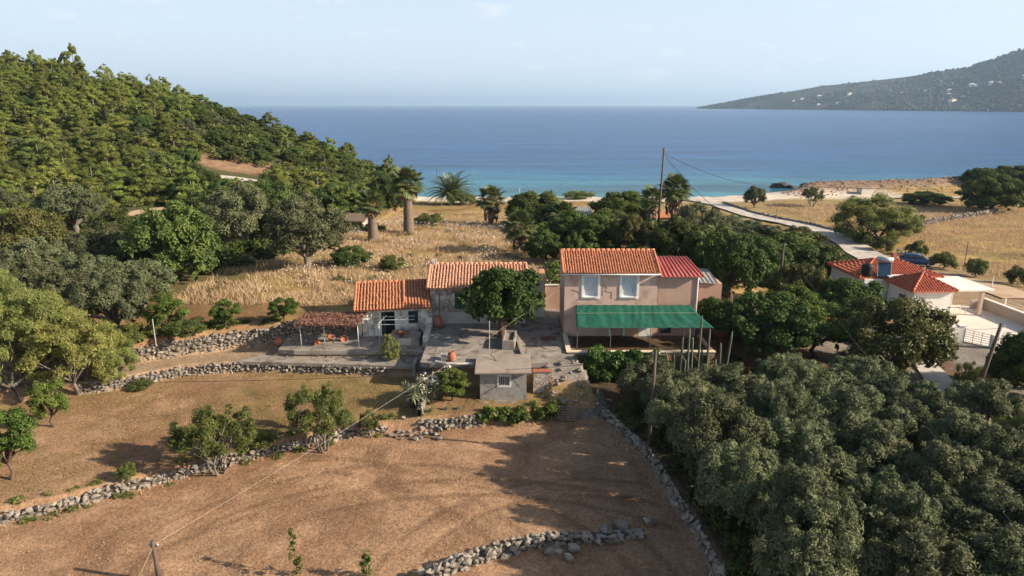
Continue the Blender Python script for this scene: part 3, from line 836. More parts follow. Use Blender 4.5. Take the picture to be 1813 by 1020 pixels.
# ------------------------------------------------------------------ dry-stone walls, stone by stone
def rock_mesh(seed):
    import bmesh
    g = random.Random(seed)
    bm = bmesh.new()
    for i in range(10):
        v = Vector((g.gauss(0,1), g.gauss(0,1), g.gauss(0,1))).normalized()
        v = Vector((v.x*g.uniform(.42,.56), v.y*g.uniform(.36,.5), v.z*g.uniform(.32,.46)))
        bm.verts.new(v)
    bmesh.ops.convex_hull(bm, input=bm.verts)
    for v in [v for v in bm.verts if not v.link_faces]: bm.verts.remove(v)
    me = bpy.data.meshes.new('stone'); bm.to_mesh(me); bm.free()
    me.materials.append(m_stone); return me
ROCKS = [rock_mesh(s) for s in range(14)]
ROCK_NP = []
for r_ in ROCKS:
    V = np.array([v.co[:] for v in r_.vertices]); F = np.array([p.vertices[:] for p in r_.polygons]); ROCK_NP.append((V, F))
def dry_wall(name, label, pts, h, size, thick=.5, group=None, base=None, cap=300, face=-1, ragged=.3, top_fill=True, cat='stone wall', core=.86):
    """pts: world (x,y) along the foot; stones laid in rough courses on the face and along the top"""
    g = random.Random(hash(label) % 9999 if False else sum(map(ord, label)))
    pts = [Vector((p[0], p[1], 0)) for p in pts]
    if pts[-1].x < pts[0].x: pts.reverse()
    seg = [(pts[i+1]-pts[i]).length for i in range(len(pts)-1)]; tot = sum(seg)
    def at(s):
        for i, l in enumerate(seg):
            if s <= l or i == len(seg)-1:
                d = (pts[i+1]-pts[i]).normalized(); return pts[i]+d*min(s, l), d
            s -= l
    p0 = pts[0]
    z0 = Hz(p0.x, p0.y-.45) if base is None else base
    root = empty(name, (p0.x, p0.y, z0), 0, label, cat, group)
    # rubble heart
    mb = MB(); n = max(2, int(tot/1.0)); prev = None
    for i in range(n+1):
        p, d = at(tot*i/n); nrm = Vector((d.y, -d.x, 0))*(1 if face < 0 else -1)
        zb = (Hz(p.x+nrm.x*.4, p.y+nrm.y*.4) if base is None else base) - p0.z
        a = p + nrm*(thick*.5-.16); c = p - nrm*(thick*.5)
        hh = (h(i/n) if callable(h) else h)*core
        ring = [(a.x, a.y, zb-.3), (a.x, a.y, zb+hh), (c.x, c.y, zb+hh), (c.x, c.y, zb-.3)]
        ring = [(q[0]-p0.x, q[1]-p0.y, q[2]-z0) for q in ring]
        b = len(mb.v); mb.v += ring
        if prev is not None:
            for k in range(4): mb.f.append((prev+k, prev+(k+1)%4, b+(k+1)%4, b+k))
        prev = b
    mb.build('core', m_core, root)
    items = []
    s = 0
    while s < tot:
        t = s/tot; hh = h(t) if callable(h) else h
        p, d = at(s); nrm = Vector((d.y, -d.x, 0))*(1 if face < 0 else -1)
        zb = (Hz(p.x+nrm.x*.4, p.y+nrm.y*.4) if base is None else base)
        z = size*.2
        stp = size*g.uniform(.85, 1.15)
        top = hh*(1+g.uniform(-ragged, ragged*.5))
        while z < top:
            sz = size*g.choice((.6,.75,.9,1.0,1.15,1.5))
            items.append((p + d*g.uniform(-.3,.3)*size + nrm*(thick*.5-.12+g.uniform(-.06,.07)), zb+z, sz, d))
            z += sz*.68
        if top_fill:
            for q in range(max(1, int(thick/size))):
                items.append((p + d*g.uniform(-.4,.4)*size + nrm*(thick*.4-(q+.5)*size*.8), zb+hh*g.uniform(.82,1.0), size*g.uniform(.7,1.35), d))
        s += stp
    g.shuffle(items)
    items.sort(key=lambda it: -it[2])
    rest = items[cap:]
    for p, z, sz, d in items[:cap]:
        o = link('stone', ROCKS[g.randrange(14)], root)
        o.location = (p.x-p0.x, p.y-p0.y, z-z0)
        o.rotation_euler = (g.uniform(-.5,.5), g.uniform(-.5,.5), math.atan2(d.y, d.x)+g.uniform(-.5,.5)+(math.pi if g.random()<.5 else 0))
        o.scale = (sz*g.uniform(1.05,1.35), sz*g.uniform(.9,1.15), sz*g.uniform(.85,1.1))
    if rest:
        VV = []; FF = []; b = 0
        for p, z, sz, d in rest:
            V, F = ROCK_NP[g.randrange(14)]; a = math.atan2(d.y, d.x)+g.uniform(-.6,.6); c_, s_ = math.cos(a), math.sin(a)
            W = V*np.array([sz*1.2, sz, sz*.95]); W = np.stack([W[:,0]*c_-W[:,1]*s_, W[:,0]*s_+W[:,1]*c_, W[:,2]], -1)
            VV.append(W+np.array([p.x-p0.x, p.y-p0.y, z-z0])); FF.append(F+b); b += len(V)
        F = np.concatenate(FF); me = np_mesh('rubble', np.concatenate(VV), F); me.materials.append(m_stone)
        o = link('rubble', me, root); o['kind'] = 'stuff'
    return root

WG = 'dry stone walls around the fields'
def wline(X, Y, x0, x1, st=1.0):
    xs = np.arange(x0, x1+1e-6, st); return [(x, float(np.interp(x, X, Y))) for x in xs]
dry_wall('field_wall', 'long tumbled dry stone wall crossing the near field behind the leaning shrubs', wline(W1X, W1Y, -29, -7.6), lambda t: (.60+.12*math.sin(t*23)) if t < .93 else .4, .29, .55, WG, ragged=.45, core=.6)
dry_wall('path_wall', 'dry stone wall holding up the footpath along the brown field', wline(W2X, W2Y, -30.5, -20.3), .78, .26, .5, WG, ragged=.4, core=.7)
dry_wall('terrace_wall', 'pale rubble wall under the concrete path edge', wline(W2X, W2Y, -20.2, -8.9), .72, .27, .42, WG, ragged=.1)
dry_wall('retaining_wall', 'high grey retaining wall behind the footpath and vine pergola', wline(W3X, W3Y, -31, -13.4), lambda t: 1.25+.3*t, .30, .45, WG)
dry_wall('garden_wall', 'short pale stone wall edging the cactus bed below the shed', [(-5.9,40.7),(-4.5,40.8),(-3.2,41.05),(-1.8,41.4)], .75, .30, .5, WG)
dry_wall('garden_wall', 'low stone wall running back from the cactus bed corner', [(-6.1,43.6),(-6.05,42.2),(-5.95,40.8)], .6, .28, .45, WG, face=1)
dry_wall('ruined_wall', 'collapsed wall of large boulders at the bottom of the field', [(x, y) for x, y in [(-3.9,26.2),(-2.2,27.1),(-.7,27.9),(1.5,28.75),(3.0,29.0),(4.8,29.2),(6.6,29.4)]], lambda t: .45+.2*math.sin(t*5), .33, .75, WG, ragged=.5, core=.45)
dry_wall('grove_wall', 'shaded stone wall between the field and the olive grove', [(float(np.interp(y, W6Y, W6X)), y) for y in np.arange(43.2, 21, -1.0)], .85, .33, .5, WG, face=-1, core=.7)
dry_wall('court_wall', 'low rubble face below the cottage courtyard beside the oleander', wline(WCX, WCY, -17.6, -7.0), .5, .22, .3, WG, ragged=.1)
# far walls beside the road and fields: stones are only a few pixels there
dry_wall('boundary_wall', 'pale stone wall across the golden field beyond the villa', [tuple(G(x, y)[:2]) for x, y in [(1590,405),(1640,399),(1700,388),(1765,377)]], .9, .55, .7, WG, cap=90)
dry_wall('roadside_wall', 'line of white stones along the far edge of the dirt road', [tuple(G(x, y)[:2]) for x, y in [(1282,362),(1330,378),(1385,391),(1440,401),(1490,414),(1512,424)]], .55, .5, .6, WG, cap=110)
def loose(name, label, spots, group):
    for (x, y, s) in spots:
        i = random.randrange(14)
        o = link(name, ROCKS[i]); z = Hz(x, y); o.location = (x, y, z+s*.22); o.scale = (s*1.2, s, s*.9); o.rotation_euler = (random.uniform(-.3,.3), random.uniform(-.3,.3), random.uniform(0,6))
        tag(o, label, 'stone', group)
loose('fallen_stone', 'loose pale stone fallen at the gap in the field wall', [(-7.2+random.gauss(0,.5), 40.1+random.gauss(0,.5), random.uniform(.2,.45)) for _ in range(16)], 'stones at the wall gap')
loose('fallen_stone', 'loose stone tumbled below the cactus bed corner', [(-5.4+random.gauss(0,.45), 40.0+random.gauss(0,.35), random.uniform(.25,.6)) for _ in range(14)], 'stones below the cactus bed')
loose('boulder', 'grey boulder lying at the end of the ruined wall', [(4.6,29.6,.8),(5.5,29.9,.95),(3.6,29.3,.7),(6.3,29.2,.6),(2.9,28.2,.7),(6.9,30.3,.7),(4.2,28.7,.6),(5.0,28.9,.7),(1.9,27.9,.8),(2.6,27.6,.5)], 'boulders at the ruined wall')
loose('path_stone', 'rough stone on the steep bank between shed and pink house', [(random.uniform(2.2,5.0), random.uniform(42.6,46.5), random.uniform(.2,.55)) for _ in range(34)], 'stones on the bank')

# ------------------------------------------------------------------ tiled roofs
def tile_plane(name, O, U, D, nU, nD, parent, mat, pitch_r=.105, seed=1, lift=.0):
    """barrel-tile roof plane: O top-left corner, U along the ridge, D down the slope; real curved tiles, joined"""
    g = np.random.default_rng(seed)
    O = np.array(O, float); U = np.array(U, float); D = np.array(D, float)
    lu = np.linalg.norm(U); ld = np.linalg.norm(D); u = U/lu; d = D/ld; n = np.cross(d, u); n = n/np.linalg.norm(n)
    if n[2] < 0: n = -n
    pu = lu/nU; pd = ld/nD
    VV = []; FF = []; tints = []; b = 0
    K = 6
    ang = np.linspace(0, math.pi, K)
    for i in range(nU):
        for cov in (0, 1):      # trough then cover tile
            cu = (i+.5+(.5 if cov else 0))*pu
            if cov and i == nU-1: continue
            for j in range(nD):
                r0 = pu*(.36 if cov else .34); r1 = r0*.86
                s0 = j*pd - (.06 if j else 0); s1 = (j+1)*pd+.03
                jit = g.normal(0, .012, 4)
                ring = []
                for s_, rr, hh in ((s0, r1, .012), (s1, r0, .03)):
                    for a in ang:
                        off = cu + math.cos(a)*rr + jit[0]
                        up = math.sin(a)*rr*.95*(1 if cov else -1) + (.045 if cov else .06) + hh + jit[1]*.5
                        ring.append(O + u*off + d*s_ + n*(up+lift))
                VV.append(ring); FF += [(b+k, b+k+1, b+K+k+1, b+K+k) for k in range(K-1)]; b += 2*K
                # butt end of the tile: thickness
                FF += [(b-K+k, b-K+k+1, b-K+k+1, b-K+k) for k in range(0)]
    V = np.array(VV).reshape(-1, 3)
    me = np_mesh(name, V, np.array(FF), True); me.materials.append(mat)
    o = link(name, me, parent); o['kind'] = 'stuff'
    return o
def ridge_caps(name, A, B, n, r, parent, mat):
    A = Vector(A); B = Vector(B); mb = MB(); d = (B-A)/n
    for i in range(n):
        mb.tube([A+d*i-d*.08, A+d*(i+1)], [r*.85, r], 8)
    return mb.build(name, mat, parent, True)

# ------------------------------------------------------------------ pink two-storey house
HP = (4.15, 52.0, 0.0)
house = empty('pink_house', HP, 0, 'two storey pink house with orange tiled roof and white window surrounds', 'house')
mb = MB()
WINS = [(1.50, 2.62, 3.36, 5.02), (4.50, 5.68, 3.36, 5.04)]
DOORS = [(2.55, 3.65, .0, 2.1), (6.25, 7.3, .0, 2.1)]
holes_wall(mb, 0, 7.3, -1.2, 5.42, 0, .3, [(w[0], w[1], w[2], w[3]) for w in WINS] + [(3.75,4.75,.0,2.1)] )
mb.box(0, .3, .3, 5.0, -1.2, 5.42); mb.box(7.0, 7.3, .3, 5.0, -1.2, 5.42); mb.box(.3, 7.0, 4.7, 5.0, -1.2, 5.42)
for x0 in (0, 7.0):
    mb.add([(x0,.0,5.42),(x0+.3,.0,5.42),(x0+.3,5.0,5.42),(x0,5.0,5.42),(x0,2.5,6.42),(x0+.3,2.5,6.42)], [(0,1,5,4),(1,2,5),(2,3,4,5),(3,0,4)])
wall_o = mb.build('wall', m_pink, house)
MB().box(.3,7.0,.3,4.7,2.62,2.72).build('floor_slab', m_conc, house)
roof = MB().add([(-.22,-.34,5.36),(7.42,-.34,5.36),(7.42,2.5,6.52),(-.22,2.5,6.52),(-.22,5.34,5.36),(7.42,5.34,5.36)]+[(-.22,-.34,5.28),(7.42,-.34,5.28),(7.42,2.5,6.44),(-.22,2.5,6.44),(-.22,5.34,5.28),(7.42,5.34,5.28)],
    [(0,1,2,3),(3,2,5,4),(6,9,8,7),(9,10,11,8),(0,6,7,1),(4,5,11,10),(0,3,9,6),(3,4,10,9),(1,7,8,2),(2,8,11,5)]).build('roof', m_tile_pk, house)
tile_plane('roof_tiles', (-.20,2.5,6.50), (7.6,0,0), (0,-2.92,-1.19), 36, 11, roof, m_tile_pk, seed=3)
tile_plane('roof_tiles', (7.40,2.5,6.50), (-7.6,0,0), (0,2.92,-1.19), 36, 11, roof, m_tile_pk, seed=4)
ridge_caps('ridge_tiles', (-.25,2.5,6.60), (7.45,2.5,6.60), 19, .13, roof, m_tile_pk)
ridge_caps('verge_tiles', (-.17,2.45,6.58), (-.17,-.42,5.43), 8, .12, roof, m_tile_pk)
ridge_caps('verge_tiles', (7.37,2.45,6.58), (7.37,-.42,5.43), 8, .12, roof, m_tile_pk)
mb = MB(); mb.tube([(-.2,-.42,5.27),(7.4,-.42,5.27)], .06, 8); mb.build('gutter', m_white, house, True)
for k, (x0, x1, z0, z1) in enumerate(WINS):
    w = empty('window', (0,0,0)); w.parent = house
    m = MB(); t = .17
    m.box(x0-t, x0, -.05, .02, z0-t, z1+t); m.box(x1, x1+t, -.05, .02, z0-t, z1+t); m.box(x0, x1, -.05, .02, z1, z1+t); m.box(x0-.0, x1+.0, -.05, .02, z0-t, z0)
    m.build('surround', m_white, w)
    MB().box(x0, x1, .16, .20, z0, z1).build('blind', m_blind, w)
    m = MB(); m.box(x0, x0+.05, .08, .16, z0, z1); m.box(x1-.05, x1, .08, .16, z0, z1); m.box(x0+.05, x1-.05, .08, .16, z1-.05, z1); m.box(x0+.05, x1-.05, .08, .16, z0, z0+.06); m.build('frame', m_white, w)
    MB().box(x0-.02, x1+.02, -.12, .06, z0-.05, z0+.012).build('sill', m_white, w)
MB().box(3.75,4.75,.12,.18,.0,2.1).build('door', m_pink2, house)
m = MB(); m.box(3.62,3.75,-.04,.03,0,2.2); m.box(4.75,4.88,-.04,.03,0,2.2); m.box(3.75,4.75,-.04,.03,2.1,2.2); m.build('door_frame', m_white, house)
# cracks repaired in the wall face
m = MB()
for pts in ([(2.95,3.9),(3.1,4.25),(3.35,4.1),(3.2,3.85),(3.4,3.75),(3.75,3.7),(3.7,3.4),(3.8,3.2)], [(3.0,3.85),(3.02,3.4)], [(4.35,3.35),(4.2,3.05)], [(.6,3.9),(1.0,3.8),(1.2,3.6)]):
    MB().tube([(x,-.006,z) for x, z in pts], .018, 4).build('cable_run', m_iron, house)
# annexe
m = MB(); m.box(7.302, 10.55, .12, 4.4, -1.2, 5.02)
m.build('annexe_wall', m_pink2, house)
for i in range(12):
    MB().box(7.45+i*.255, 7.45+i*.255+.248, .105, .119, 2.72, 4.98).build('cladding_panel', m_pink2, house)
ann = MB().add([(7.45,-.35,5.08),(10.9,-.35,5.08),(10.15,2.9,5.98),(7.45,2.9,5.98)]+[(7.45,-.35,5.03),(10.9,-.35,5.03),(10.15,2.9,5.93),(7.45,2.9,5.93)], [(0,1,2,3),(4,7,6,5),(0,4,5,1),(1,5,6,2),(2,6,7,3),(3,7,4,0)]).build('annexe_roof', m_redmetal, house)
for i in range(11):
    t0 = i/10; a = Vector((lerp(7.5,10.85,t0), -.35, 5.10)); c = Vector((lerp(7.5,10.12,t0), 2.88, 6.0))
    MB().tube([a, c], .055, 6).build('roof_rib', m_redmetal, ann, True)
MB().tube([(10.5,.05,5.05),(10.5,.05,-.2)], .045, 8).build('downpipe', m_white, house, True)
# ground floor fittings under the awning
MB().box(6.0,7.0,-.035,-.004,.02,2.05).build('shutter_door', m_white, house)
MB().box(7.75,8.6,.075,.118,.3,1.9).build('annexe_window', m_glass, house)
MB().box(4.95,5.95,-.03,-.004,0,2.3).build('peach_panel', m_peach, house)
# terrace
ter = empty('house_terrace', (4.1, 47.8, 0), 0, 'peach walled terrace in front of the pink house', 'terrace')
MB().box(0, 10.9, .25, 4.16, -.35, 0).build('terrace_floor', M('terrace_floor', (.34,.17,.095), (.42,.22,.125), scale=1.2, rough=.8), ter)
m = MB(); m.box(0, 11.0, 0, .25, -2.3, .24); m.build('front_wall', m_grey_r, ter)
MB().box(-.001, .25, .251, 4.15, -2.3, .24).build('side_wall', m_peach, ter)
m = MB(); m.box(-.06, 11.05, -.06, .31, .243, .31); m.box(-.06, .31, .311, 4.17, .243, .31); m.build('coping', M('cream_coping', (.62,.50,.35), (.70,.58,.42), scale=1.5), ter)
MB().box(10.75,11.0,.251,4.15,-2.3,.24).build('side_wall', m_peach, ter)
# awning of green netting
aw = empty('shade_awning', (4.1, 52, 0), 0, 'green shade net awning stretched over the pink house terrace', 'awning')
nu, nv = 90, 26
uu, vv = np.meshgrid(np.linspace(0,1,nu), np.linspace(0,1,nv))
ax0 = .95 + (0.72-.95)*vv; ax1 = 10.05 + (10.95-10.05)*vv
AX = ax0+(ax1-ax0)*uu
AYv = -.02 - 3.55*vv
sag = -.17*np.sin(vv*math.pi)*(1-.4*np.cos(uu*math.pi*6)**2)
AZ = 2.66 - .72*vv + sag + .013*np.sin(uu*95+vv*5+3*np.sin(vv*3+uu*9)) + .06*(fbm(uu*14, vv*5)-.5) + .004*np.sin(uu*210+vv*14)
ii = np.arange(AX.size).reshape(AX.shape)
ame = np_mesh('netting', np.stack([AX,AYv,AZ],-1).reshape(-1,3), np.stack([ii[:-1,:-1],ii[:-1,1:],ii[1:,1:],ii[1:,:-1]],-1).reshape(-1,4), True); ame.materials.append(m_net)
no = link('netting', ame, aw); sm = no.modifiers.new('solid','SOLIDIFY'); sm.thickness = .012
for x in (.8, 3.3, 6.3, 8.8, 10.75):
    MB().tube([(x,-3.4,-.02),(x,-3.4,1.93)], .03, 6).build('post', m_iron, aw)
MB().tube([(.75,-3.45,1.93),(10.9,-3.45,1.93)], .025, 6).build('front_rail', m_iron, aw)
MB().tube([(.9,-1.3,2.40),(10.3,-1.3,2.42)], .012, 5).build('support_wire', m_wire_l, aw)
# pink outbuilding behind the annexe
ob = empty('pink_outbuilding', (15.3, 57.5, 0), 0, 'low pink outbuilding with grey corrugated roof behind the red roofed annexe', 'outbuilding')
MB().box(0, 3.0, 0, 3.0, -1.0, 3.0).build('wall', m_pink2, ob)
rf = MB().add([(-.6,-.2,3.25),(2.6,-.2,3.05),(2.6,3.2,3.55),(-.6,3.2,3.75)]+[(-.6,-.2,3.2),(2.6,-.2,3.0),(2.6,3.2,3.5),(-.6,3.2,3.7)], [(0,1,2,3),(4,7,6,5),(0,4,5,1),(1,5,6,2),(2,6,7,3),(3,7,4,0)]).build('roof', m_sheet, ob)
for i in range(9):
    x = -.5+i*.38; MB().tube([(x,-.2,3.27-.062*(x+.6)),(x,3.2,3.77-.062*(x+.6))], .045, 5).build('corrugation', m_sheet, rf)

# ------------------------------------------------------------------ lower stone cottage
C1 = P(636, 597, -.42); c1r = R(9)
cot = empty('stone_cottage', C1, c1r, 'low stone cottage with bright orange tiled roof beside the vine pergola', 'cottage')
CL = 6.0
cd = (1.85, 2.95, .0, 2.05); cw = (4.05, 4.85, .95, 2.05)
m = MB(); holes_wall(m, 0, CL, -.2, 2.45, 0, .45, [cd, cw]); m.box(0,.45,.45,3.6,-.2,2.45); m.box(CL-.45,CL,.45,3.6,-.2,2.45); m.box(.45,CL-.45,3.2,3.6,-.2,3.5)
m.add([(0,.0,2.45),(.45,.0,2.45),(.45,3.6,2.45),(0,3.6,2.45),(0,3.6,3.5),(.45,3.6,3.5)], [(0,1,5,4),(1,2,5),(2,3,4,5),(3,0,4)])
m.add([(CL-.45,.0,2.45),(CL,.0,2.45),(CL,3.6,2.45),(CL-.45,3.6,2.45),(CL-.45,3.6,3.5),(CL,3.6,3.5)], [(0,1,5,4),(1,2,5),(2,3,4,5),(3,0,4)])
m.build('wall', m_mas1, cot)
r1 = MB().add([(-.3,-.38,2.36),(CL+.05,-.38,2.36),(CL+.05,3.7,3.62),(-.3,3.7,3.62)]+[(-.3,-.38,2.28),(CL+.05,-.38,2.28),(CL+.05,3.7,3.54),(-.3,3.7,3.54)], [(0,1,2,3),(4,7,6,5),(0,4,5,1),(1,5,6,2),(2,6,7,3),(3,7,4,0)]).build('roof', m_tile_o, cot)
tile_plane('roof_tiles', (-.28,3.7,3.60), (CL+.3,0,0), (0,-4.15,-1.27), 24, 11, r1, m_tile_o, seed=11)
ridge_caps('verge_tiles', (-.24,3.7,3.72), (-.24,-.45,2.44), 11, .13, r1, m_tile_o)
ridge_caps('ridge_tiles', (-.3,3.72,3.68), (CL,3.72,3.68), 14, .13, r1, m_tile_o)
ridge_caps('verge_tiles', (3.75,3.7,3.74), (3.75,.4,2.72), 9, .13, r1, m_tile_o)
d_ = empty('door'); d_.parent = cot
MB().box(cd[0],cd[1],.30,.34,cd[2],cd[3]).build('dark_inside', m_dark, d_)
m = MB(); m.box(cd[0],cd[0]+.07,.08,.18,0,2.05); m.box(cd[1]-.07,cd[1],.08,.18,0,2.05); m.box(cd[0]+.07,cd[1]-.07,.08,.18,1.98,2.05); m.build('frame', m_green, d_)
m = MB(); m.box(cd[0]+.10,cd[0]+.32,.2,.24,.05,1.9); m.build('door_leaf', m_green, d_)
MB().box(cd[0]-.1,cd[1]+.1,-.35,-.002,-.15,.06).build('doorstep', m_conc_l, cot)
m = MB(); m.box(cd[0]-.16,cd[0],-.03,.01,0,2.2); m.box(cd[1],cd[1]+.16,-.03,.01,0,2.2); m.build('door_surround', m_white, cot)
w_ = empty('window'); w_.parent = cot
MB().box(cw[0],cw[1],.25,.28,cw[2],cw[3]).build('pane', m_glass, w_)
m = MB(); m.box(cw[0],cw[0]+.06,.1,.18,cw[2],cw[3]); m.box(cw[1]-.06,cw[1],.1,.18,cw[2],cw[3]); m.box(cw[0]+.06,cw[1]-.06,.1,.18,cw[3]-.06,cw[3]); m.box(cw[0]+.06,cw[1]-.06,.1,.18,cw[2],cw[2]+.06); m.box((cw[0]+cw[1])/2-.03,(cw[0]+cw[1])/2+.03,.1,.18,cw[2]+.06,cw[3]-.06); m.build('frame', m_green, w_)
MB().box(cw[0]-.1,cw[1]+.1,-.1,.1,cw[2]-.08,cw[2]-.002).build('sill', m_conc_l, w_)
MB().tube([(1.25,-.03,0),(1.25,-.03,2.1)], .03, 6).build('pipe', m_galv, cot)
MB().box(.7,1.15,-.12,-.002,1.15,1.5).build('wash_basin', m_white, cot, bevel=.03)
MB().tube([(1.05,-.06,1.75),(1.05,-.12,1.9),(1.1,-.2,1.92)], .035, 6).build('wall_lamp', m_white, cot)

# ------------------------------------------------------------------ taller stone cottage
C2 = Vector((-6.85, 55.0, 0.05))
cot2 = empty('stone_cottage', C2, R(1.5), 'taller stone cottage with pale terracotta roof behind the mulberry tree', 'cottage')
CL2 = 8.0
w2 = (2.05, 2.95, 1.35, 2.75); d2 = (5.1, 6.1, 0, 2.05)
m = MB(); holes_wall(m, 0, CL2, -.2, 3.35, 0, .45, [w2, d2]); m.box(0,.45,.45,6.0,-.2,3.35); m.box(CL2-.45,CL2,.45,6.0,-.2,3.35); m.box(.45,CL2-.45,5.55,6.0,-.2,3.35)
for x0 in (0, CL2-.45):
    m.add([(x0,0,3.35),(x0+.45,0,3.35),(x0+.45,6,3.35),(x0,6,3.35),(x0,3.0,4.42),(x0+.45,3.0,4.42)], [(0,1,5,4),(1,2,5),(2,3,4,5),(3,0,4)])
m.build('wall', m_mas2, cot2)
r2 = MB().add([(-.25,-.38,3.28),(CL2+.2,-.38,3.28),(CL2+.2,3.0,4.5),(-.25,3.0,4.5),(-.25,6.38,3.28),(CL2+.2,6.38,3.28)]+[(-.25,-.38,3.2),(CL2+.2,-.38,3.2),(CL2+.2,3.0,4.42),(-.25,3.0,4.42),(-.25,6.38,3.2),(CL2+.2,6.38,3.2)],
    [(0,1,2,3),(3,2,5,4),(6,9,8,7),(9,10,11,8),(0,6,7,1),(4,5,11,10),(0,3,9,6),(3,4,10,9),(1,7,8,2),(2,8,11,5)]).build('roof', m_tile_p, cot2)
tile_plane('roof_tiles', (-.23,3.0,4.48), (CL2+.4,0,0), (0,-3.45,-1.245), 32, 10, r2, m_tile_p, seed=21)
tile_plane('roof_tiles', (CL2+.17,3.0,4.48), (-CL2-.4,0,0), (0,3.45,-1.245), 32, 10, r2, m_tile_p, seed=22)
ridge_caps('verge_tiles', (-.18,3.0,4.6), (-.18,-.45,3.36), 9, .14, r2, m_tile_p)
ridge_caps('verge_tiles', (CL2+.13,3.0,4.6), (CL2+.13,-.45,3.36), 9, .14, r2, m_tile_p)
ridge_caps('ridge_tiles', (-.25,3.0,4.58), (CL2+.2,3.0,4.58), 20, .14, r2, m_tile_p)
MB().box(.0,.36,2.82,3.18,4.3,5.0).build('chimney', m_mas2, r2)
w_ = empty('window'); w_.parent = cot2
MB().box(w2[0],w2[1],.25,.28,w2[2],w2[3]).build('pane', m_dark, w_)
for xa in (w2[0]+.03, w2[0]+.48):
    MB().box(xa, xa+.39, .06, .11, w2[2]+.03, w2[3]-.03).build('shutter', m_green, w_)
MB().box(w2[0]-.3,w2[1]+.3,-.02,.03,w2[3]+.02,w2[3]+.16).build('lintel', m_wood, w_)
MB().box(d2[0],d2[1],.22,.27,0,2.05).build('door', m_green, cot2)
MB().tube([(.75,-.06,0),(.75,-.06,2.8)], .03, 6).build('pipe', m_iron, cot2)
MB().box(.0,CL2,-.035,-.002,-.1,1.1).build('plaster_base', M('lime_plaster', (.36,.335,.30), (.46,.43,.385), scale=1.2, bump=.3, bscale=8), cot2)
# small room on its right
MB().box(CL2+.01, CL2+1.75, 1.6, 4.6, -.2, 3.55).build('side_room', M('cream_render', (.58,.53,.46), (.66,.61,.54), scale=1.1), cot2)
MB().box(CL2+.22, CL2+1.85, 1.5, 4.75, 3.553, 3.68).build('side_room_roof', m_tile_p, cot2)
MB().tube([(CL2+1.2,1.55,3.7),(CL2+1.2,1.55,5.0)], .025, 6).build('aerial_pole', m_iron, cot2)
bwall = empty('yard_wall', (2.9, 59.4, 0), 0, 'pink rendered yard wall between the cottage and the pink house', 'wall')
MB().box(0, 1.35, 0, .25, -.3, 2.3).build('wall', m_pink2, bwall)
MB().box(-.04, 1.35, -.05, .3, 2.303, 2.38).build('coping', m_conc_l, bwall)

# ------------------------------------------------------------------ shed
sh = empty('concrete_shed', (-2.2, 43.55, -1.72), R(.8), 'small grey rendered shed with flat concrete roof and barred window', 'shed')
sw = (1.32, 2.02, 1.12, 1.78)
m = MB(); holes_wall(m, 0, 3.2, 0, 2.1, 0, .2, [sw]); m.box(0,.2,.2,2.7,0,2.1); m.box(3.0,3.2,.2,2.7,0,2.1); m.box(.2,3.0,2.5,2.7,0,2.1); m.build('wall', m_grey_r, sh)
MB().box(-.34,3.52,-.42,3.05,2.103,2.25).build('roof_slab', m_slab, sh, bevel=.02)
w_ = empty('window'); w_.parent = sh
m = MB(); t = .14; m.box(sw[0]-t,sw[0],-.03,.03,sw[2]-t,sw[3]+t); m.box(sw[1],sw[1]+t,-.03,.03,sw[2]-t,sw[3]+t); m.box(sw[0],sw[1],-.03,.03,sw[3],sw[3]+t); m.box(sw[0],sw[1],-.03,.03,sw[2]-t,sw[2]); m.build('surround', M('cream_paint', (.55,.51,.45), (.63,.59,.53), scale=2), w_)
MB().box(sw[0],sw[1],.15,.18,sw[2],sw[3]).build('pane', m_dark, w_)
for i in range(5): MB().tube([(sw[0]+.1+i*.125,.05,sw[2]),(sw[0]+.1+i*.125,.05,sw[3])], .018, 6).build('bar', m_white, w_)
MB().box(-.8,3.5,-.55,-.003,-.3,.04).build('plinth', m_conc, sh)
ia, ib = PY(868, 627, 46.0), PY(920, 686, 42.6)
ia.z = max(ia.z, .60)
st_ = tag(MB().tube([(0,0,0), tuple(ib-ia)], .03, 6).build('iron_pole', m_iron), 'thin iron pole lying slantwise across the shed roof', 'pole')
st_.location = ia
p2 = tag(MB().tube([(0,0,0),(.02,0,2.9)], .03, 6).build('washing_pole', m_galv), 'thin pale upright pole behind the shed beside the mulberry trunk', 'pole'); p2.location = (-1.65, 46.9, .08)
jw = empty('rubble_pillar', (1.5, 44.6, -1.2), 0, 'stub of rubble wall with red coping right of the shed', 'stone wall')
MB().box(0,1.25,0,.5,-.4,1.15).build('wall', m_mas2, jw); MB().box(-.05,1.3,-.05,.55,1.153,1.2).build('coping', m_pot, jw)

# ------------------------------------------------------------------ concrete of the courtyard
def slab(name, poly, z, th, mat=m_conc, wave=0.0):
    o = MB().prism(poly, z-th, z).build(name, mat); return tag(o, kind='structure')
slab('concrete_path', [(-21.2,48.95),(-14.9,48.55),(-9.0,48.05),(-6.75,47.9),(-6.75,49.8),(-17,49.85),(-19.5,50.4)], -.93, .25)
slab('courtyard', [(-18.2,50.1),(-16.9,49.78),(-6.95,49.76),(-6.95,55.2),(-12.6,53.4),(-13.2,54.6),(-18.4,53.0)], -.38, .3)
slab('upper_courtyard', [(-6.6,46.05),(-5.9,45.85),(-2.5,45.75),(2.6,45.9),(2.7,47.0),(4.0,47.3),(4.0,60),(2.6,60),(1.2,55.2),(-6.6,55.2)], .14, .35)
st = empty('courtyard_steps', (-6.9, 47.0, -1.0), 0, 'grey concrete steps climbing to the courtyard left of the clay jar', 'steps')
for i in range(5):
    MB().box(-.2, 1.15, .1+i*.32, 2.2, -.25+i*.23, -.02+i*.23).build('step', m_conc, st)
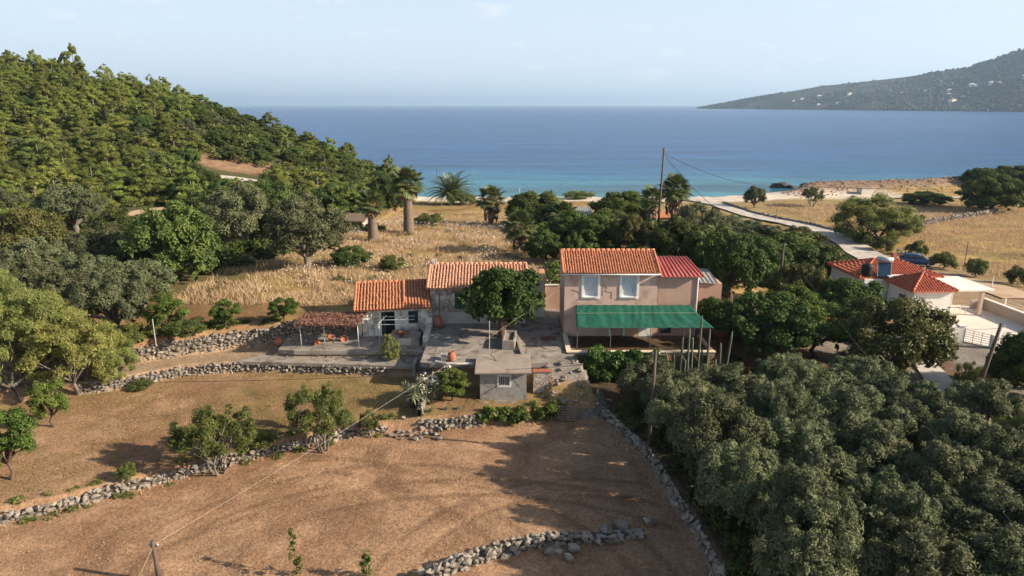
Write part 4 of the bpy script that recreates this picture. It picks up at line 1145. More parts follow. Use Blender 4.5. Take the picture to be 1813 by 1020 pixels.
MB().box(-.42, -.202, -.1, 2.4, -.3, .6).build('side_wall', m_conc, st); MB().box(1.152, 1.35, -.4, 2.2, -.3, 1.16).build('side_wall', m_conc, st)
kb = tag(MB().tube([(0,0,0),(.8,-.35,0),(1.6,-.45,0),(2.7,-.42,0)], .1, 6).build('curved_kerb', m_conc_l), 'curved pale kerb edging the courtyard by the shed', 'kerb'); kb.location = (-5.5, 46.0, .2)
dv = empty('courtyard_wall', (-7.0, 50.6, -.4), 0, 'narrow pale wall dividing the two cottage courtyards', 'wall')
MB().box(0,.42,0,4.0,-.1,.95).build('wall', m_conc_l, dv, bevel=.03)
tank = empty('water_tank', (-9.7, 50.9, -.4), 0, 'low concrete water tank against the dividing wall', 'tank')
MB().box(0,2.4,0,1.9,-.1,.75).build('basin', m_conc, tank, bevel=.03); MB().box(.7,1.75,-.03,-.001,.1,.65).build('panel', m_conc_l, tank); MB().box(.4,1.5,.6,1.2,.752,.83).build('lid', m_rust, tank)
tr_ = empty('stone_trough', (-.75, 48.6, .14), R(-4), 'grey concrete trough at the foot of the mulberry tree', 'trough')
m = MB(); holes = 0; m.box(0,.95,0,.14,0,.75); m.box(0,.95,2.3,2.44,0,.75); m.box(0,.14,.14,2.3,0,.75); m.box(.81,.95,.14,2.3,0,.75); m.box(.14,.81,.14,2.3,0,.55); m.build('basin', m_conc, tr_, bevel=.02)
ks = tag(MB().box(0,.28,0,5.4,-.1,.22).build('kerb_strip', m_conc, bevel=.02), 'straight concrete kerb running from the mulberry to the shed', 'kerb'); ks.location = (.75, 46.2, .14); ks.rotation_euler = (0,0,R(6))
gr = empty('drain_grate', (2.3, 50.6, .145), 0, 'rusty slatted grate lying on the yard floor', 'grate')
m = MB(); m.box(0,1.2,0,.06,0,.07); m.box(0,1.2,.84,.9,0,.07); m.build('frame', m_rust, gr)
for i in range(13): MB().box(.02+i*.093,.06+i*.093,.06,.84,.0,.06).build('slat', m_rust, gr)
mh = tag(MB().lathe([(.62,0),(.62,.05),(.5,.06)], 16).build('well_cover', m_conc), 'round concrete cover set in the yard floor', 'cover'); mh.location = (2.9, 49.3, .142)
for i, (x, y, z, l) in enumerate([(-5.15,46.55,.14,'upper'),(-5.12,46.1,.14,'lower')]):
    cb = empty('cinder_block', (x, y, z), R(3), 'grey hollow block beside the clay jar, %s of the pair' % ('farther' if i == 0 else 'nearer'), 'block', 'hollow blocks by the jar')
    m = MB(); m.box(0,.42,0,.05,0,.4); m.box(0,.42,.33,.38,0,.4); m.box(0,.05,.05,.33,0,.4); m.box(.18,.23,.05,.33,0,.4); m.box(.37,.42,.05,.33,0,.4); m.build('shell', m_conc_l, cb)
def jar(name, loc, s, label, prof='jar', tilt=0):
    pr = {'jar': [(.16,0),(.26,.12),(.30,.32),(.24,.52),(.15,.62),(.19,.68),(.17,.69),(.12,.62)], 'pot': [(.17,0),(.26,.38),(.30,.38),(.30,.46),(.26,.46),(.24,.36)], 'urn': [(.2,0),(.32,.2),(.36,.5),(.30,.85),(.22,.92),(.26,1.0),(.22,1.0)]}[prof]
    o = tag(MB().lathe([(r*s, z*s) for r, z in pr], 16).build(name, m_pot, None, True), label, 'jar' if prof != 'pot' else 'pot'); o.location = loc; o.rotation_euler = (tilt, tilt*.5, 0); return o
jar('clay_jar', (-4.35, 46.15, .14), 1.15, 'round terracotta jar standing on the pale courtyard corner')
jar('tall_urn', (-6.1, 53.9, .14), 1.0, 'dark red clay urn beside the taller cottage wall', 'urn')
jar('clay_jar', (-18.7, 51.6, -.6), 1.05, 'reddish jar at the left end of the retaining wall')
jar('clay_jar', (-15.6, 51.7, -.36), .9, 'red clay jar lying under the left side of the pergola', 'jar', 1.3)
jar('flower_pot', (-14.6, 52.1, -.36), .95, 'broken terracotta pot beside the jars under the pergola', 'pot', .3)
jar('clay_jar', (-13.6, 52.4, -.30), 1.0, 'orange clay pot tipped over under the right side of the pergola', 'pot', 1.2)
jar('flower_pot', (-8.7, 51.0, .40), .8, 'small terracotta pot on the water tank edge', 'pot')
cl = tag(MB().add([(0,0,0),(.6,0,0),(.65,.5,0),(.05,.55,0),(.1,.1,.7),(.45,.1,.8),(.5,.4,.6),(.12,.42,.55),(.3,.2,1.0)], [(0,1,5,4),(1,2,6,5),(2,3,7,6),(3,0,4,7),(4,5,8),(5,6,8),(6,7,8),(7,4,8),(3,2,1,0)]).build('black_bag', m_black), 'black sack leaning on the courtyard dividing wall', 'bag'); cl.location = (-7.75, 52.2, -.38)
def pallet(loc, rx, rz, label):
    p = empty('pallet', loc, rz, label, 'pallet'); p.rotation_euler = (rx, 0, rz)
    for i in range(6): MB().box(0,1.2,i*.17,i*.17+.1,.1,.125).build('slat', m_wood, p)
    for i in range(3): MB().box(i*.55,i*.55+.1,0,.97,0,.1).build('bearer', m_wood, p)
pallet((3.1, 42.0, -2.45), R(62), R(-3), 'grey wooden pallet leaning on the bank at the field corner')
for i in range(9):      # rough stone steps up the bank
    pass
bs = empty('bank_steps', (5.0, 42.3, -2.45), 0, 'rough stone steps climbing beside the grove wall', 'steps')
for i in range(8):
    a = i/7
    MB().rbox((.2-.45*a+random.uniform(-.05,.05), .3+i*.5, .05+i*.24), (1.25, .6, .34), Matrix.Rotation(random.uniform(-.08,.08), 3, 'Z')).build('step', m_stone, bs)

# ------------------------------------------------------------------ pergola with dry vine
pg = empty('vine_pergola', (-17.0, 50.0, -.4), 0, 'metal pole pergola covered in dead brown vine left of the low cottage', 'pergola')
PH = 1.95
pp = [(.55,.35),(2.35,.5),(5.0,.45),(6.6,.75),(.6,3.0),(5.3,2.7)]
for x, y in pp: MB().tube([(x,y,-.1),(x,y,PH)], .035, 6).build('post', m_galv, pg, True)
for a, c in (((.4,.4,PH),(5.2,.45,PH)),((.5,3.0,PH),(5.4,2.75,PH)),((.55,.3,PH+.03),(.6,3.1,PH+.03)),((2.35,.4,PH+.03),(2.5,3.0,PH+.03)),((5.0,.4,PH+.03),(5.3,2.8,PH+.03)),((5.0,.45,PH-.02),(9.4,.55,PH-.02)),((5.1,1.3,PH+.05),(9.3,1.5,PH+.08)),((5.2,2.1,PH+.05),(9.2,2.3,PH+.12)),((6.6,.7,PH),(6.9,2.6,PH+.1))):
    MB().tube([a, c], .025, 6).build('rail', m_galv, pg, True)
g = np.random.default_rng(77); n = 5200
cent = np.stack([g.uniform(.1,5.2,n), g.uniform(.0,3.2,n), PH+.08+g.normal(0,.06,n)], -1); cent[:,2] += .12*(fbm(cent[:,0]*1.5,cent[:,1]*1.5)-.5)
V, F = leaves(cent, unit(g.normal(size=(n,3))*.6+np.array([0,0,1.])), .26, .06, rng=g)
vme = np_mesh('dry_vine', V, F); vme.materials.append(m_dry); o = link('dry_vine', vme, pg); o['kind'] = 'stuff'
m = MB()
for k in range(4):
    x = .5+k*1.4; m.tube([(x,3.1,-.1),(x+.1,2.9,.9),(x+.25,2.3,PH),(x+.5,1.2,PH+.05)], [.05,.04,.03,.015], 5)
m.build('vine_stem', m_wood, pg)
# ------------------------------------------------------------------ roads and lanes
def ribbon(name, pxpts, width, lift, mat, w2=None):
    c = [G(*p) for p in pxpts]
    # resample
    fine = []
    for a, b_ in zip(c[:-1], c[1:]):
        k = max(2, int((b_-a).length/1.5))
        for i in range(k): fine.append(a.lerp(b_, i/k))
    fine.append(c[-1]); V = []; F = []; nc = 5
    fine = [fine[0]] + [(fine[i-1]+fine[i]*2+fine[i+1])/4 for i in range(1, len(fine)-1)] + [fine[-1]]
    for i, p in enumerate(fine):
        d = fine[min(i+1, len(fine)-1)]-fine[max(i-1, 0)]; d.z = 0; d.normalize(); n_ = Vector((-d.y, d.x, 0))
        w = lerp(width, w2 or width, i/(len(fine)-1))
        for k in range(nc):
            q = p + n_*w*(k/(nc-1)-.5)*(1+.08*math.sin(i*.9+k))
            V.append((q.x, q.y, max(Hz(q.x, q.y), Hz(q.x+.4, q.y), Hz(q.x, q.y-.5))+lift+.22*(1 if q.y > 90 else .3)))
    for i in range(len(fine)-1):
        for k in range(nc-1): F.append((i*nc+k, (i+1)*nc+k, (i+1)*nc+k+1, i*nc+k+1))
    me = np_mesh(name, np.array(V), np.array(F), True); me.materials.append(mat)
    return tag(link(name, me), kind='structure')
m_road = M('chalk_road', (.40,.36,.31), (.54,.50,.44), scale=.35, c3=(.33,.28,.22), s3=.8, rough=.95, bump=.2)
m_track = M('dirt_track', (.36,.24,.15), (.46,.33,.22), scale=.5, rough=.95, bump=.2)
ribbon('dirt_road', [(1205,352),(1262,362),(1320,381),(1385,394),(1440,407),(1488,424),(1520,445),(1556,468)], 3.9, .05, m_road, 4.6)
ribbon('dirt_road', [(1550,464),(1585,480),(1640,488),(1720,500),(1813,530)], 5.0, .035, m_track)
ribbon('hill_track', [(345,313),(400,317),(470,325),(540,338)], 3.2, .06, m_road)
ribbon('dirt_track', [(190,392),(225,384),(262,375),(300,372)], 3.0, .06, m_track)
ribbon('coast_road', [(1560,352),(1640,350),(1720,352),(1813,356)], 3.0, .05, m_road)
lane = [P(1615,640,-1.85), P(1655,640,-1.85), P(1740,735,-1.85), P(1790,800,-1.85), P(1730,820,-1.85), P(1672,725,-1.85)]
tag(MB().prism([(p.x, p.y) for p in lane], -2.3, -1.80).build('concrete_lane', m_conc_l), kind='structure')

# ------------------------------------------------------------------ white villa
vl = empty('white_villa', (38.2, 62.6, -2.0), R(3), 'white villa with red tiled hip roofs and a broad flat roofed porch', 'villa')
VE = 2.95
m = MB(); m.box(.15,3.9,.15,4.2,0,VE); m.build('wall', m_villa, vl)
m = MB(); m.box(-2.2,6.0,4.6,11.2,0,VE); m.build('wall', m_villa, vl)
def hip(name, x0, x1, y0, y1, z, rise, par, nu, nd, seed):
    xm0 = x0+(y1-y0)/2 if (x1-x0) > (y1-y0) else (x0+x1)/2; xm1 = x1-(y1-y0)/2 if (x1-x0) > (y1-y0) else (x0+x1)/2
    if (x1-x0) <= (y1-y0): ya, yb = y0+(x1-x0)/2, y1-(x1-x0)/2
    else: ya = yb = (y0+y1)/2
    A = [(x0,y0,z),(x1,y0,z),(x1,y1,z),(x0,y1,z)]; top = [(xm0,ya,z+rise),(xm1,yb,z+rise)]
    base = [(p[0],p[1],p[2]-.14) for p in A]
    if (x1-x0) > (y1-y0): fs = [(0,1,5,4),(1,2,5),(2,3,4,5),(3,0,4)]
    else: fs = [(0,1,4),(1,2,5,4),(2,3,5),(3,0,4,5)]
    o = MB().add(A+top+base, fs+[(6,9,8,7),(0,6,7,1),(1,7,8,2),(2,8,9,3),(3,9,6,0)]).build(name, m_tile_r, par)
    V = [Vector(p) for p in A+top]
    for k, f in enumerate(fs):      # tile ribs down each slope, clipped to the hip lines
        a, b_ = V[f[0]], V[f[1]]; e = (b_-a); ln = e.length; u = e/ln
        tops = [V[i] for i in f[2:]]
        n = int(ln/.27); mb = MB()
        nrm = e.cross(tops[0]-a).normalized(); nrm = -nrm if nrm.z < 0 else nrm
        dn = u.cross(nrm).normalized(); dn = dn if dn.z > 0 else -dn
        ts = [( (t-a).dot(u), (t-a).dot(dn)) for t in tops]
        hmax = max(t[1] for t in ts); lo = min(t[0] for t in ts); hi = max(t[0] for t in ts)
        for i in range(n):
            s = (i+.5)*ln/n
            h = hmax*min(1, s/max(lo, .01) if s < lo else 1, (ln-s)/max(ln-hi, .01) if s > hi else 1)
            if h < .1: continue
            q = max(2, int(h/.38))
            for j in range(q):
                p0 = a+u*s+dn*(h*j/q)+nrm*.03; p1 = a+u*s+dn*(h*(j+1)/q)+nrm*.015
                mb.tube([p0, p1], [.085,.07], 6)
        mo = mb.build('roof_tiles', m_tile_r, o, True); mo['kind'] = 'stuff'
    # hip and ridge caps
    for i, j in ((0,4),(1,5 if (x1-x0) > (y1-y0) else 4),(2,5),(3,4 if (x1-x0) > (y1-y0) else 5),(4,5)):
        if (V[i]-V[j]).length > .2: ridge_caps('ridge_tiles', V[i]+Vector((0,0,.05)), V[j]+Vector((0,0,.05)), max(3, int((V[i]-V[j]).length/.45)), .11, o, m_tile_r)
    return o
hip('roof', -.25, 4.2, -.25, 4.55, VE, 1.15, vl, 16, 8, 1)
hip('roof', -2.7, 6.2, 4.75, 11.4, VE+.1, 1.2, vl, 30, 10, 2)
MB().box(-.1,1.9,3.95,4.58,VE+.3,VE+.46).build('parapet', m_villa, vl)
MB().box(4.25,8.3,.4,5.6,VE-.28,VE-.06).build('porch_roof', m_villa, vl, bevel=.02)
MB().box(7.55,7.85,1.0,1.3,0,VE-.285).build('porch_column', m_beige, vl)
MB().tube([(4.0,.2,0),(4.0,.2,VE)], .05, 8).build('downpipe', m_white, vl)
MB().tube([(.2,-.02,0),(.2,-.02,VE)], .05, 8).build('downpipe', m_white, vl)
MB().box(.11,.149,1.2,2.3,1.0,2.1).build('window', m_glass, vl)
MB().box(2.2,2.6,7.4,7.8,VE+1.3,VE+2.05).build('chimney', m_pot, vl)
MB().box(6.003,6.04,6.2,7.6,.0,2.2).build('door', m_glass, vl)
sl = empty('solar_heater', (37.9, 67.6, 1.35), R(-25), 'solar water heater with silver tank on the villa roof', 'solar heater')
MB().rbox((0,0,.45), (1.15,1.9,.09), Matrix.Rotation(R(38), 3, 'X')).build('panel', M('solar_glass', (.02,.04,.075), (.03,.06,.10), scale=2, rough=.1, spec=.7), sl)
m = MB()
for sx in (-.6, .6): m.rbox((sx,0,.45), (.05,1.95,.12), Matrix.Rotation(R(38), 3, 'X'))
m.build('panel_frame', m_galv, sl)
MB().tube([(-.75,.85,1.35),(.75,.85,1.35)], .27, 14).build('tank', m_galv, sl, True)
m = MB()
for sx in (-.5,.5): m.tube([(sx,.85,1.1),(sx,.9,-.1)], .025, 5); m.tube([(sx,-.7,-.1),(sx,.9,-.1)], .025, 5)
m.build('stand', m_iron, sl)
bt = empty('water_barrel', (36.2, 67.7, 1.35), 0, 'black plastic water tank on the villa roof', 'water tank')
MB().lathe([(.5,-.2),(.52,.1),(.5,.3),(.52,.5),(.5,.7),(.52,.9),(.45,1.0),(.18,1.05)], 18).build('barrel', m_black, bt, True); MB().lathe([(.2,1.05),(.2,1.12),(.15,1.14)], 12).build('lid', m_black, bt)
tag(MB().prism([(36.5,55.5),(39.3,56.9),(41.5,54.2),(49,52),(60,48),(60,60),(48.2,66.8),(44,68.5),(37.5,67)], -2.6, -1.98).build('villa_patio', m_patio), kind='structure')
pw = empty('patio_wall', (47.75, 66.6, -2), 0, 'beige garden wall with white top at the right of the villa patio', 'wall')
mw_ = MB(); mw_.prism([(0,0),(.25,0),(1.1,-14),(.85,-14)], -.3, 1.05); mw_.build('wall', m_beige, pw)
MB().prism([(-.06,.05),(.31,.05),(1.16,-14.05),(.79,-14.05)], 1.053, 1.13).build('coping', m_villa, pw)
mw_ = MB(); mw_.prism([(-1.2,-.2),(-1.2,.05),(-.061,.05),(-.061,-.2)], -.3, .9); mw_.build('end_wall', m_beige, pw)
fn = empty('garden_fence', (49.6, 66.0, -2), 0, 'white post and rail fence beyond the patio wall', 'fence')
for i in range(6): MB().box(i*.22,.09+i*.22,-i*2.4-.05,-i*2.4+.04,-.3,1.25).build('post', m_white, fn)
for z in (.45,.75,1.05): MB().tube([(.05,.2,z),(1.2,-12.2,z)], .02, 5).build('rail', m_white, fn)
gate = empty('villa_gate', (39.3, 56.8, -2.0), 0, 'white garden gate with horizontal rails between two pillars', 'gate')
MB().box(-1.9,.25,-.2,.2,-.4,1.35).build('gate_wall', m_villa, gate); MB().box(-.3,.3,-.25,.25,1.352,1.45).build('pillar_cap', m_villa, gate)
MB().box(1.5,2.0,-2.05,-1.6,-.4,1.15).build('pillar', m_villa, gate)
for i in range(6):
    z = .1+i*.2; MB().tube([(.28,-.2,z),(1.5,-1.75,z-.03)], .022, 5).build('rail', m_galv, gate)
for t in (0,.33,.66,1): MB().tube([(lerp(.28,1.5,t),lerp(-.2,-1.75,t),-.05),(lerp(.28,1.5,t),lerp(-.2,-1.75,t),1.15)], .03, 5).build('upright', m_galv, gate)
ld = empty('pool_ladder', (43.4, 64.0, -2.0), R(20), 'pair of white tubular handrails on the villa porch', 'handrail')
for i in range(2):
    x = i*.8; MB().tube([(x,0,0),(x,0,.95),(x+.1,.0,1.05),(x+.5,0,1.05),(x+.6,0,.95),(x+.6,0,0)], .03, 6).build('rail', m_white, ld, True)
tb = empty('garden_table', (38.6, 58.5, -1.98), R(10), 'garden table and rails beside the villa gate', 'table')
MB().box(0,1.2,0,.8,.7,.75).build('table_top', m_wood, tb)
for x, y in ((.08,.08),(1.1,.08),(.08,.7),(1.1,.7)): MB().box(x-.03,x+.03,y-.03,y+.03,0,.7).build('leg', m_wood, tb)

# ------------------------------------------------------------------ poles
def pole(px, py_top, py_base, z, label, r=.12, lean=(0,0), fittings=False, y=None, tall=None):
    p = P(px, py_base, z) if y is None else Vector((PY(px, py_base, y).x, y, z))
    top = PY(px, py_top, p.y)
    h = (top.z - z) if tall is None else tall
    o = empty('utility_pole', (p.x, p.y, z-.3), 0, label, 'pole', 'wooden utility poles')
    t = Vector((lean[0], lean[1], h+.3))
    MB().tube([(0,0,0), tuple(t*.5), tuple(t)], [r*1.15, r, r*.8], 8).build('shaft', m_woodp, o, True)
    if fittings:
        m = MB(); m.tube([tuple(t-Vector((.18,0,.25))), tuple(t+Vector((.22,0,-.25)))], .025, 5); m.build('bracket', m_iron, o)
        for s in (-.15,.2): MB().lathe([(.035,0),(.05,.06),(.03,.12)], 8, tuple(t+Vector((s,0,-.25)))).build('insulator', m_galv, o, True)
    return Vector(o.location)+t
q5 = Vector((PY(1163, 430, 88).x, 88.0, Hz(22, 88)))
T5 = pole(1163, 262, 432, Hz(20, 92), 'tallest wooden utility pole rising past the horizon above the beach', .15, (.25,0), True, y=92)
T2 = pole(1147, 620, 815, Hz(8.0, 36.6), 'dark utility pole at the edge of the shaded field', .105, (.1,.0), True)
T3 = pole(1377, 430, 535, Hz(26.5, 66), 'utility pole standing among the trees left of the villa', .14, (0,0), True, y=64)
p4 = P(1722, 712, -1.9)
T4 = pole(1722, 573, 712, -1.9, 'dark leaning utility pole beside the concrete lane', .13, (.95,0), True)
p1 = PY(290, 955, 27.0)
T1 = pole(291, 958, 1080, Hz(-14.0, 26.0), 'short dark pole with wire at the bottom left of the field', .11, (-.05,0), True, y=26.0)
def thin_pole(px, pt, pb, z, label, y=None, mat=m_galv, r=.05, cat='pole'):
    p = P(px, pb, z); t = PY(px, pt, p.y)
    o = tag(MB().tube([(0,0,-.2),(0,0,t.z-z)], r, 6).build('post', mat), label, cat); o.location = (p.x, p.y, z); return o
g_ = G(1427,470)
thin_pole(1706, 428, 476, -2.2, 'thin dark pole beside the golden field', mat=m_iron)
thin_pole(1486, 380, 408, Hz(67,117), 'thin metal post by the big shrub at the road bend', mat=m_iron)
thin_pole(1373, 370, 392, Hz(53,130), 'thin post beside the dirt road', mat=m_iron)
thin_pole(1627, 472, 538, -2.0, 'thin mast standing at the villa wall corner', mat=m_galv)
thin_pole(1755, 490, 512, -2.2, 'white lamp post by the road beyond the villa', mat=m_white)
thin_pole(774, 298, 325, Hz(-13,150), 'slim post beside the date palm', mat=m_woodp, r=.09)
thin_pole(920, 333, 352, Hz(2,165), 'lamp post at the top of the beach', mat=m_galv, r=.07)
thin_pole(276, 565, 608, Hz(-27,50.5), 'thin leaning stake on the retaining wall', mat=m_galv, r=.035)
def wire(a, b_, sag, label, mat=m_wire_d, r=.012, n=24):
    a = Vector(a); b_ = Vector(b_); pts = []
    for i in range(n+1):
        t = i/n; p = a.lerp(b_, t); p.z -= sag*4*t*(1-t); pts.append(p-a)
    o = tag(MB().tube(pts, r, 5).build('cable', mat), label, 'cable'); o.location = a; return o
T5b = T5 - Vector((0,0,.7))
wire(T5b, PY(1372, 328, 128), 1.2, 'dark cable running right from the tallest pole over the beach', r=.03)
wire(PY(1372, 328, 128), PY(2050, 330, 150), .8, 'far end of the beach cable towards the right', r=.03)
wire(T5b, T3-Vector((0,0,.3)), 1.6, 'dark cable dropping from the tallest pole to the pole by the villa', r=.026)
far_e = PY(1813, 918, 24); 
wire(T3-Vector((0,0,.35)), far_e + (far_e-T3)*.25 + Vector((0,0,0)), .9, 'thick dark cable sagging over the olive grove', r=.022)
wire(T1-Vector((0,0,.2)), Vector((4.2, 53.2, 3.9)), .35, 'pale cable from the near pole across the field to the pink house', m_wire_l, .0065)
wire(T1-Vector((0,0,.25)), PY(225,1060,23.5), .05, 'pale cable running down left from the near pole', m_wire_l, .0065)
wire(PY(-60, 676, 36), PY(870, 655, 44.5), .35, 'dark cable stretched level across the brown field', r=.016)
wire(PY(870, 655, 44.5), T2-Vector((0,0,.4)), .15, 'dark cable from the shed roof to the pole by the field wall', r=.012)
wire(T2-Vector((0,0,.3)), Vector((9.4,51.95,4.2)), .2, 'thin cable from the field pole up to the pink house front', r=.012)
wire(T4-Vector((0,0,.3)), Vector((39.3,56.6,-.8)), .1, 'cable from the leaning pole to the villa gate pillar', r=.012)

# ------------------------------------------------------------------ blue hatchback and its driver
m_blue = M('blue_paint', (.018,.060,.165), (.022,.068,.18), scale=1, rough=.25, spec=.6)
m_tyre = M('tyre', (.015,.015,.015), (.025,.025,.025), scale=4)
m_rim = M('rim', (.35,.35,.36), (.45,.45,.46), scale=4, rough=.4, metal=.6)
cp = P(1622, 466, -2.45); cp.z = Hz(cp.x, cp.y)+.12
car = empty('blue_car', cp, R(-24), 'dark blue hatchback parked behind the villa with its tailgate open', 'car')
def loft(mb, secs):
    n = len(secs[0]); b = len(mb.v)
    for s in secs: mb.v += s
    for i in range(len(secs)-1):
        for k in range(n): mb.f.append((b+i*n+k, b+i*n+(k+1)%n, b+(i+1)*n+(k+1)%n, b+(i+1)*n+k))
    mb.f.append(tuple(b+k for k in range(n-1,-1,-1))); e = b+(len(secs)-1)*n; mb.f.append(tuple(e+k for k in range(n)))
def sec(x, zb, zt, w, wt):
    return [(x,-w*.92,zb),(x,-w,zb+.25),(x,-w*.99,zt-.1),(x,-wt,zt),(x,wt,zt),(x,w*.99,zt-.1),(x,w,zb+.25),(x,w*.92,zb)]
m = MB(); loft(m, [sec(-2.02,.38,.85,.74,.68), sec(-1.85,.22,.95,.82,.76), sec(-1.2,.2,.98,.85,.78), sec(0,.2,.97,.86,.79), sec(.95,.2,.95,.85,.78), sec(1.55,.2,.86,.82,.72), sec(1.95,.25,.74,.74,.62), sec(2.1,.36,.62,.64,.52)])
m.build('body', m_blue, car, True, bevel=.02)
m = MB(); loft(m, [[(-1.75,-.72,.93),(-1.75,.72,.93),(-1.55,.62,1.30),(-1.55,-.62,1.30)], [(-1.2,-.75,.95),(-1.2,.75,.95),(-1.1,.60,1.44),(-1.1,-.60,1.44)], [(0,-.76,.95),(0,.76,.95),(-.1,.60,1.48),(-.1,-.60,1.48)], [(.5,-.76,.94),(.5,.76,.94),(.35,.58,1.44),(.35,-.58,1.44)], [(1.1,-.72,.92),(1.1,.72,.92),(1.05,.66,.96),(1.05,-.66,.96)]])
m.build('cabin_glass', m_glass, car, True)
m = MB(); loft(m, [[(-1.6,-.62,1.305),(-1.6,.62,1.305),(-1.58,.6,1.335),(-1.58,-.6,1.335)], [(-1.1,-.61,1.45),(-1.1,.61,1.45),(-1.1,.58,1.475),(-1.1,-.58,1.475)], [(-.1,-.61,1.485),(-.1,.61,1.485),(-.1,.58,1.51),(-.1,-.58,1.51)], [(.38,-.59,1.44),(.38,.59,1.44),(.36,.56,1.465),(.36,-.56,1.465)]]); m.build('roof', m_blue, car, True)
m = MB()
for s in (-1,1):
    m.tube([(1.06,s*.70,.95),(.36,s*.60,1.45)], .035, 5); m.tube([(-.15,s*.765,.95),(-.2,s*.605,1.48)], .04, 5); m.tube([(-1.3,s*.75,.95),(-1.2,s*.6,1.45)], .06, 5)
m.build('pillar', m_blue, car)
for x in (-1.25, 1.3):
    for s in (-1, 1):
        w = MB(); w.tube([(x,s*.70,.31),(x,s*.88,.31)], .31, 18); wo = w.build('wheel', m_tyre, car, True); MB().tube([(x,s*.86,.31),(x,s*.895,.31)], .2, 14).build('rim', m_rim, wo)
for s in (-1, 1):
    MB().rbox((1.93,s*.56,.70), (.25,.22,.1), Matrix.Rotation(R(18),3,'Y')).build('headlight', m_rim, car, bevel=.02)
    MB().rbox((.62,s*.93,.98), (.12,.16,.1)).build('wing_mirror', m_blue, car, bevel=.02)
    MB().rbox((-1.98,s*.66,.78), (.08,.16,.2)).build('tail_light', m_redmetal, car)
tg = MB(); tg.rbox((-2.05,0,1.72), (.95,1.2,.06), Matrix.Rotation(R(38),3,'Y')); tgo = tg.build('tailgate', m_blue, car, bevel=.02)
MB().rbox((-2.02,0,1.76), (.5,1.0,.03), Matrix.Rotation(R(38),3,'Y')).build('rear_window', m_glass, tgo)
MB().box(-2.0,-1.4,-.6,.6,.60,.965).build('boot_interior', m_black, car)
MB().box(-2.03,-2.0,-.55,.55,.45,.58).build('bumper', m_black, car)
# person bending at the boot
import bmesh
def person(loc, rz, label):
    J = {'pelvis':(0,0,.92),'waist':(.05,0,1.08),'chest':(.20,0,1.30),'neck':(.30,0,1.45),'head0':(.36,0,1.52),'head1':(.40,0,1.66),
         'hl':(0,.1,.88),'kl':(.06,.12,.48),'al':(-.03,.13,.08),'fl':(.14,.14,.04),'hr':(0,-.1,.88),'kr':(.10,-.12,.48),'ar':(.0,-.13,.08),'fr':(.17,-.14,.04),
         'sl':(.22,.19,1.36),'el':(.36,.24,1.12),'wl':(.58,.18,1.05),'dl':(.66,.17,1.04),'sr':(.22,-.19,1.36),'er':(.38,-.24,1.12),'wr':(.60,-.18,1.06),'dr':(.68,-.17,1.05)}
    E_ = [('pelvis','waist'),('waist','chest'),('chest','neck'),('neck','head0'),('head0','head1'),('pelvis','hl'),('hl','kl'),('kl','al'),('al','fl'),('pelvis','hr'),('hr','kr'),('kr','ar'),('ar','fr'),('chest','sl'),('sl','el'),('el','wl'),('wl','dl'),('chest','sr'),('sr','er'),('er','wr'),('wr','dr')]
    Rd = dict(pelvis=.15,waist=.135,chest=.15,neck=.06,head0=.085,head1=.085,hl=.10,kl=.065,al=.045,fl=.04,hr=.10,kr=.065,ar=.045,fr=.04,sl=.07,el=.05,wl=.035,dl=.04,sr=.07,er=.05,wr=.035,dr=.04)
    ks = list(J); me = bpy.data.meshes.new('body'); me.from_pydata([J[k] for k in ks], [(ks.index(a), ks.index(b)) for a, b in E_], [])
    root = empty('person', loc, rz, label, 'person')
    o = link('body', me, root)
    sk = o.modifiers.new('skin', 'SKIN')
    bm = bmesh.new(); bm.from_mesh(me); lay = bm.verts.layers.skin.verify()
    for i, v in enumerate(bm.verts):
        v[lay].radius = (Rd[ks[i]],)*2; v[lay].use_root = (i == 0)
    bm.to_mesh(me); bm.free()
    sb = o.modifiers.new('sub', 'SUBSURF'); sb.levels = sb.render_levels = 2
    m, nt, b = new_mat('red_clothes'); tcn = nt.nodes.new('ShaderNodeTexCoord'); sp = nt.nodes.new('ShaderNodeSeparateXYZ'); nt.links.new(tcn.outputs['Object'], sp.inputs[0])
    rp = nt.nodes.new('ShaderNodeValToRGB'); rp.color_ramp.interpolation = 'CONSTANT'; e = rp.color_ramp.elements; e[0].color = (.30,.17,.12,1); e[1].position = .42; e[1].color = (.06,.05,.06,1)
    e2 = e.new(.50); e2.color = (.38,.035,.04,1); e3 = e.new(.80); e3.color = (.38,.22,.16,1)
    mrn = nt.nodes.new('ShaderNodeMapRange'); mrn.inputs['From Max'].default_value = 1.8; nt.links.new(sp.outputs['Z'], mrn.inputs['Value']); nt.links.new(mrn.outputs['Result'], rp.inputs['Fac']); nt.links.new(rp.outputs['Color'], b.inputs['Base Color']); b.inputs['Roughness'].default_value = .85
    me.materials.append(m)
    hm = MB().lathe([(.02,-.02),(.098,0),(.108,.06),(.085,.12),(.02,.145)], 12, (.38,0,1.63)).build('hair', M('dark_hair', (.02,.015,.012), (.04,.03,.025), scale=8), root, True)
cr_ = Matrix.Rotation(R(-24),3,'Z') @ Vector((-2.75,.15,0)) + Vector(cp)
person((cr_.x, cr_.y, Hz(cr_.x, cr_.y)+.1), R(-24), 'person in red top bending into the open boot of the blue car')

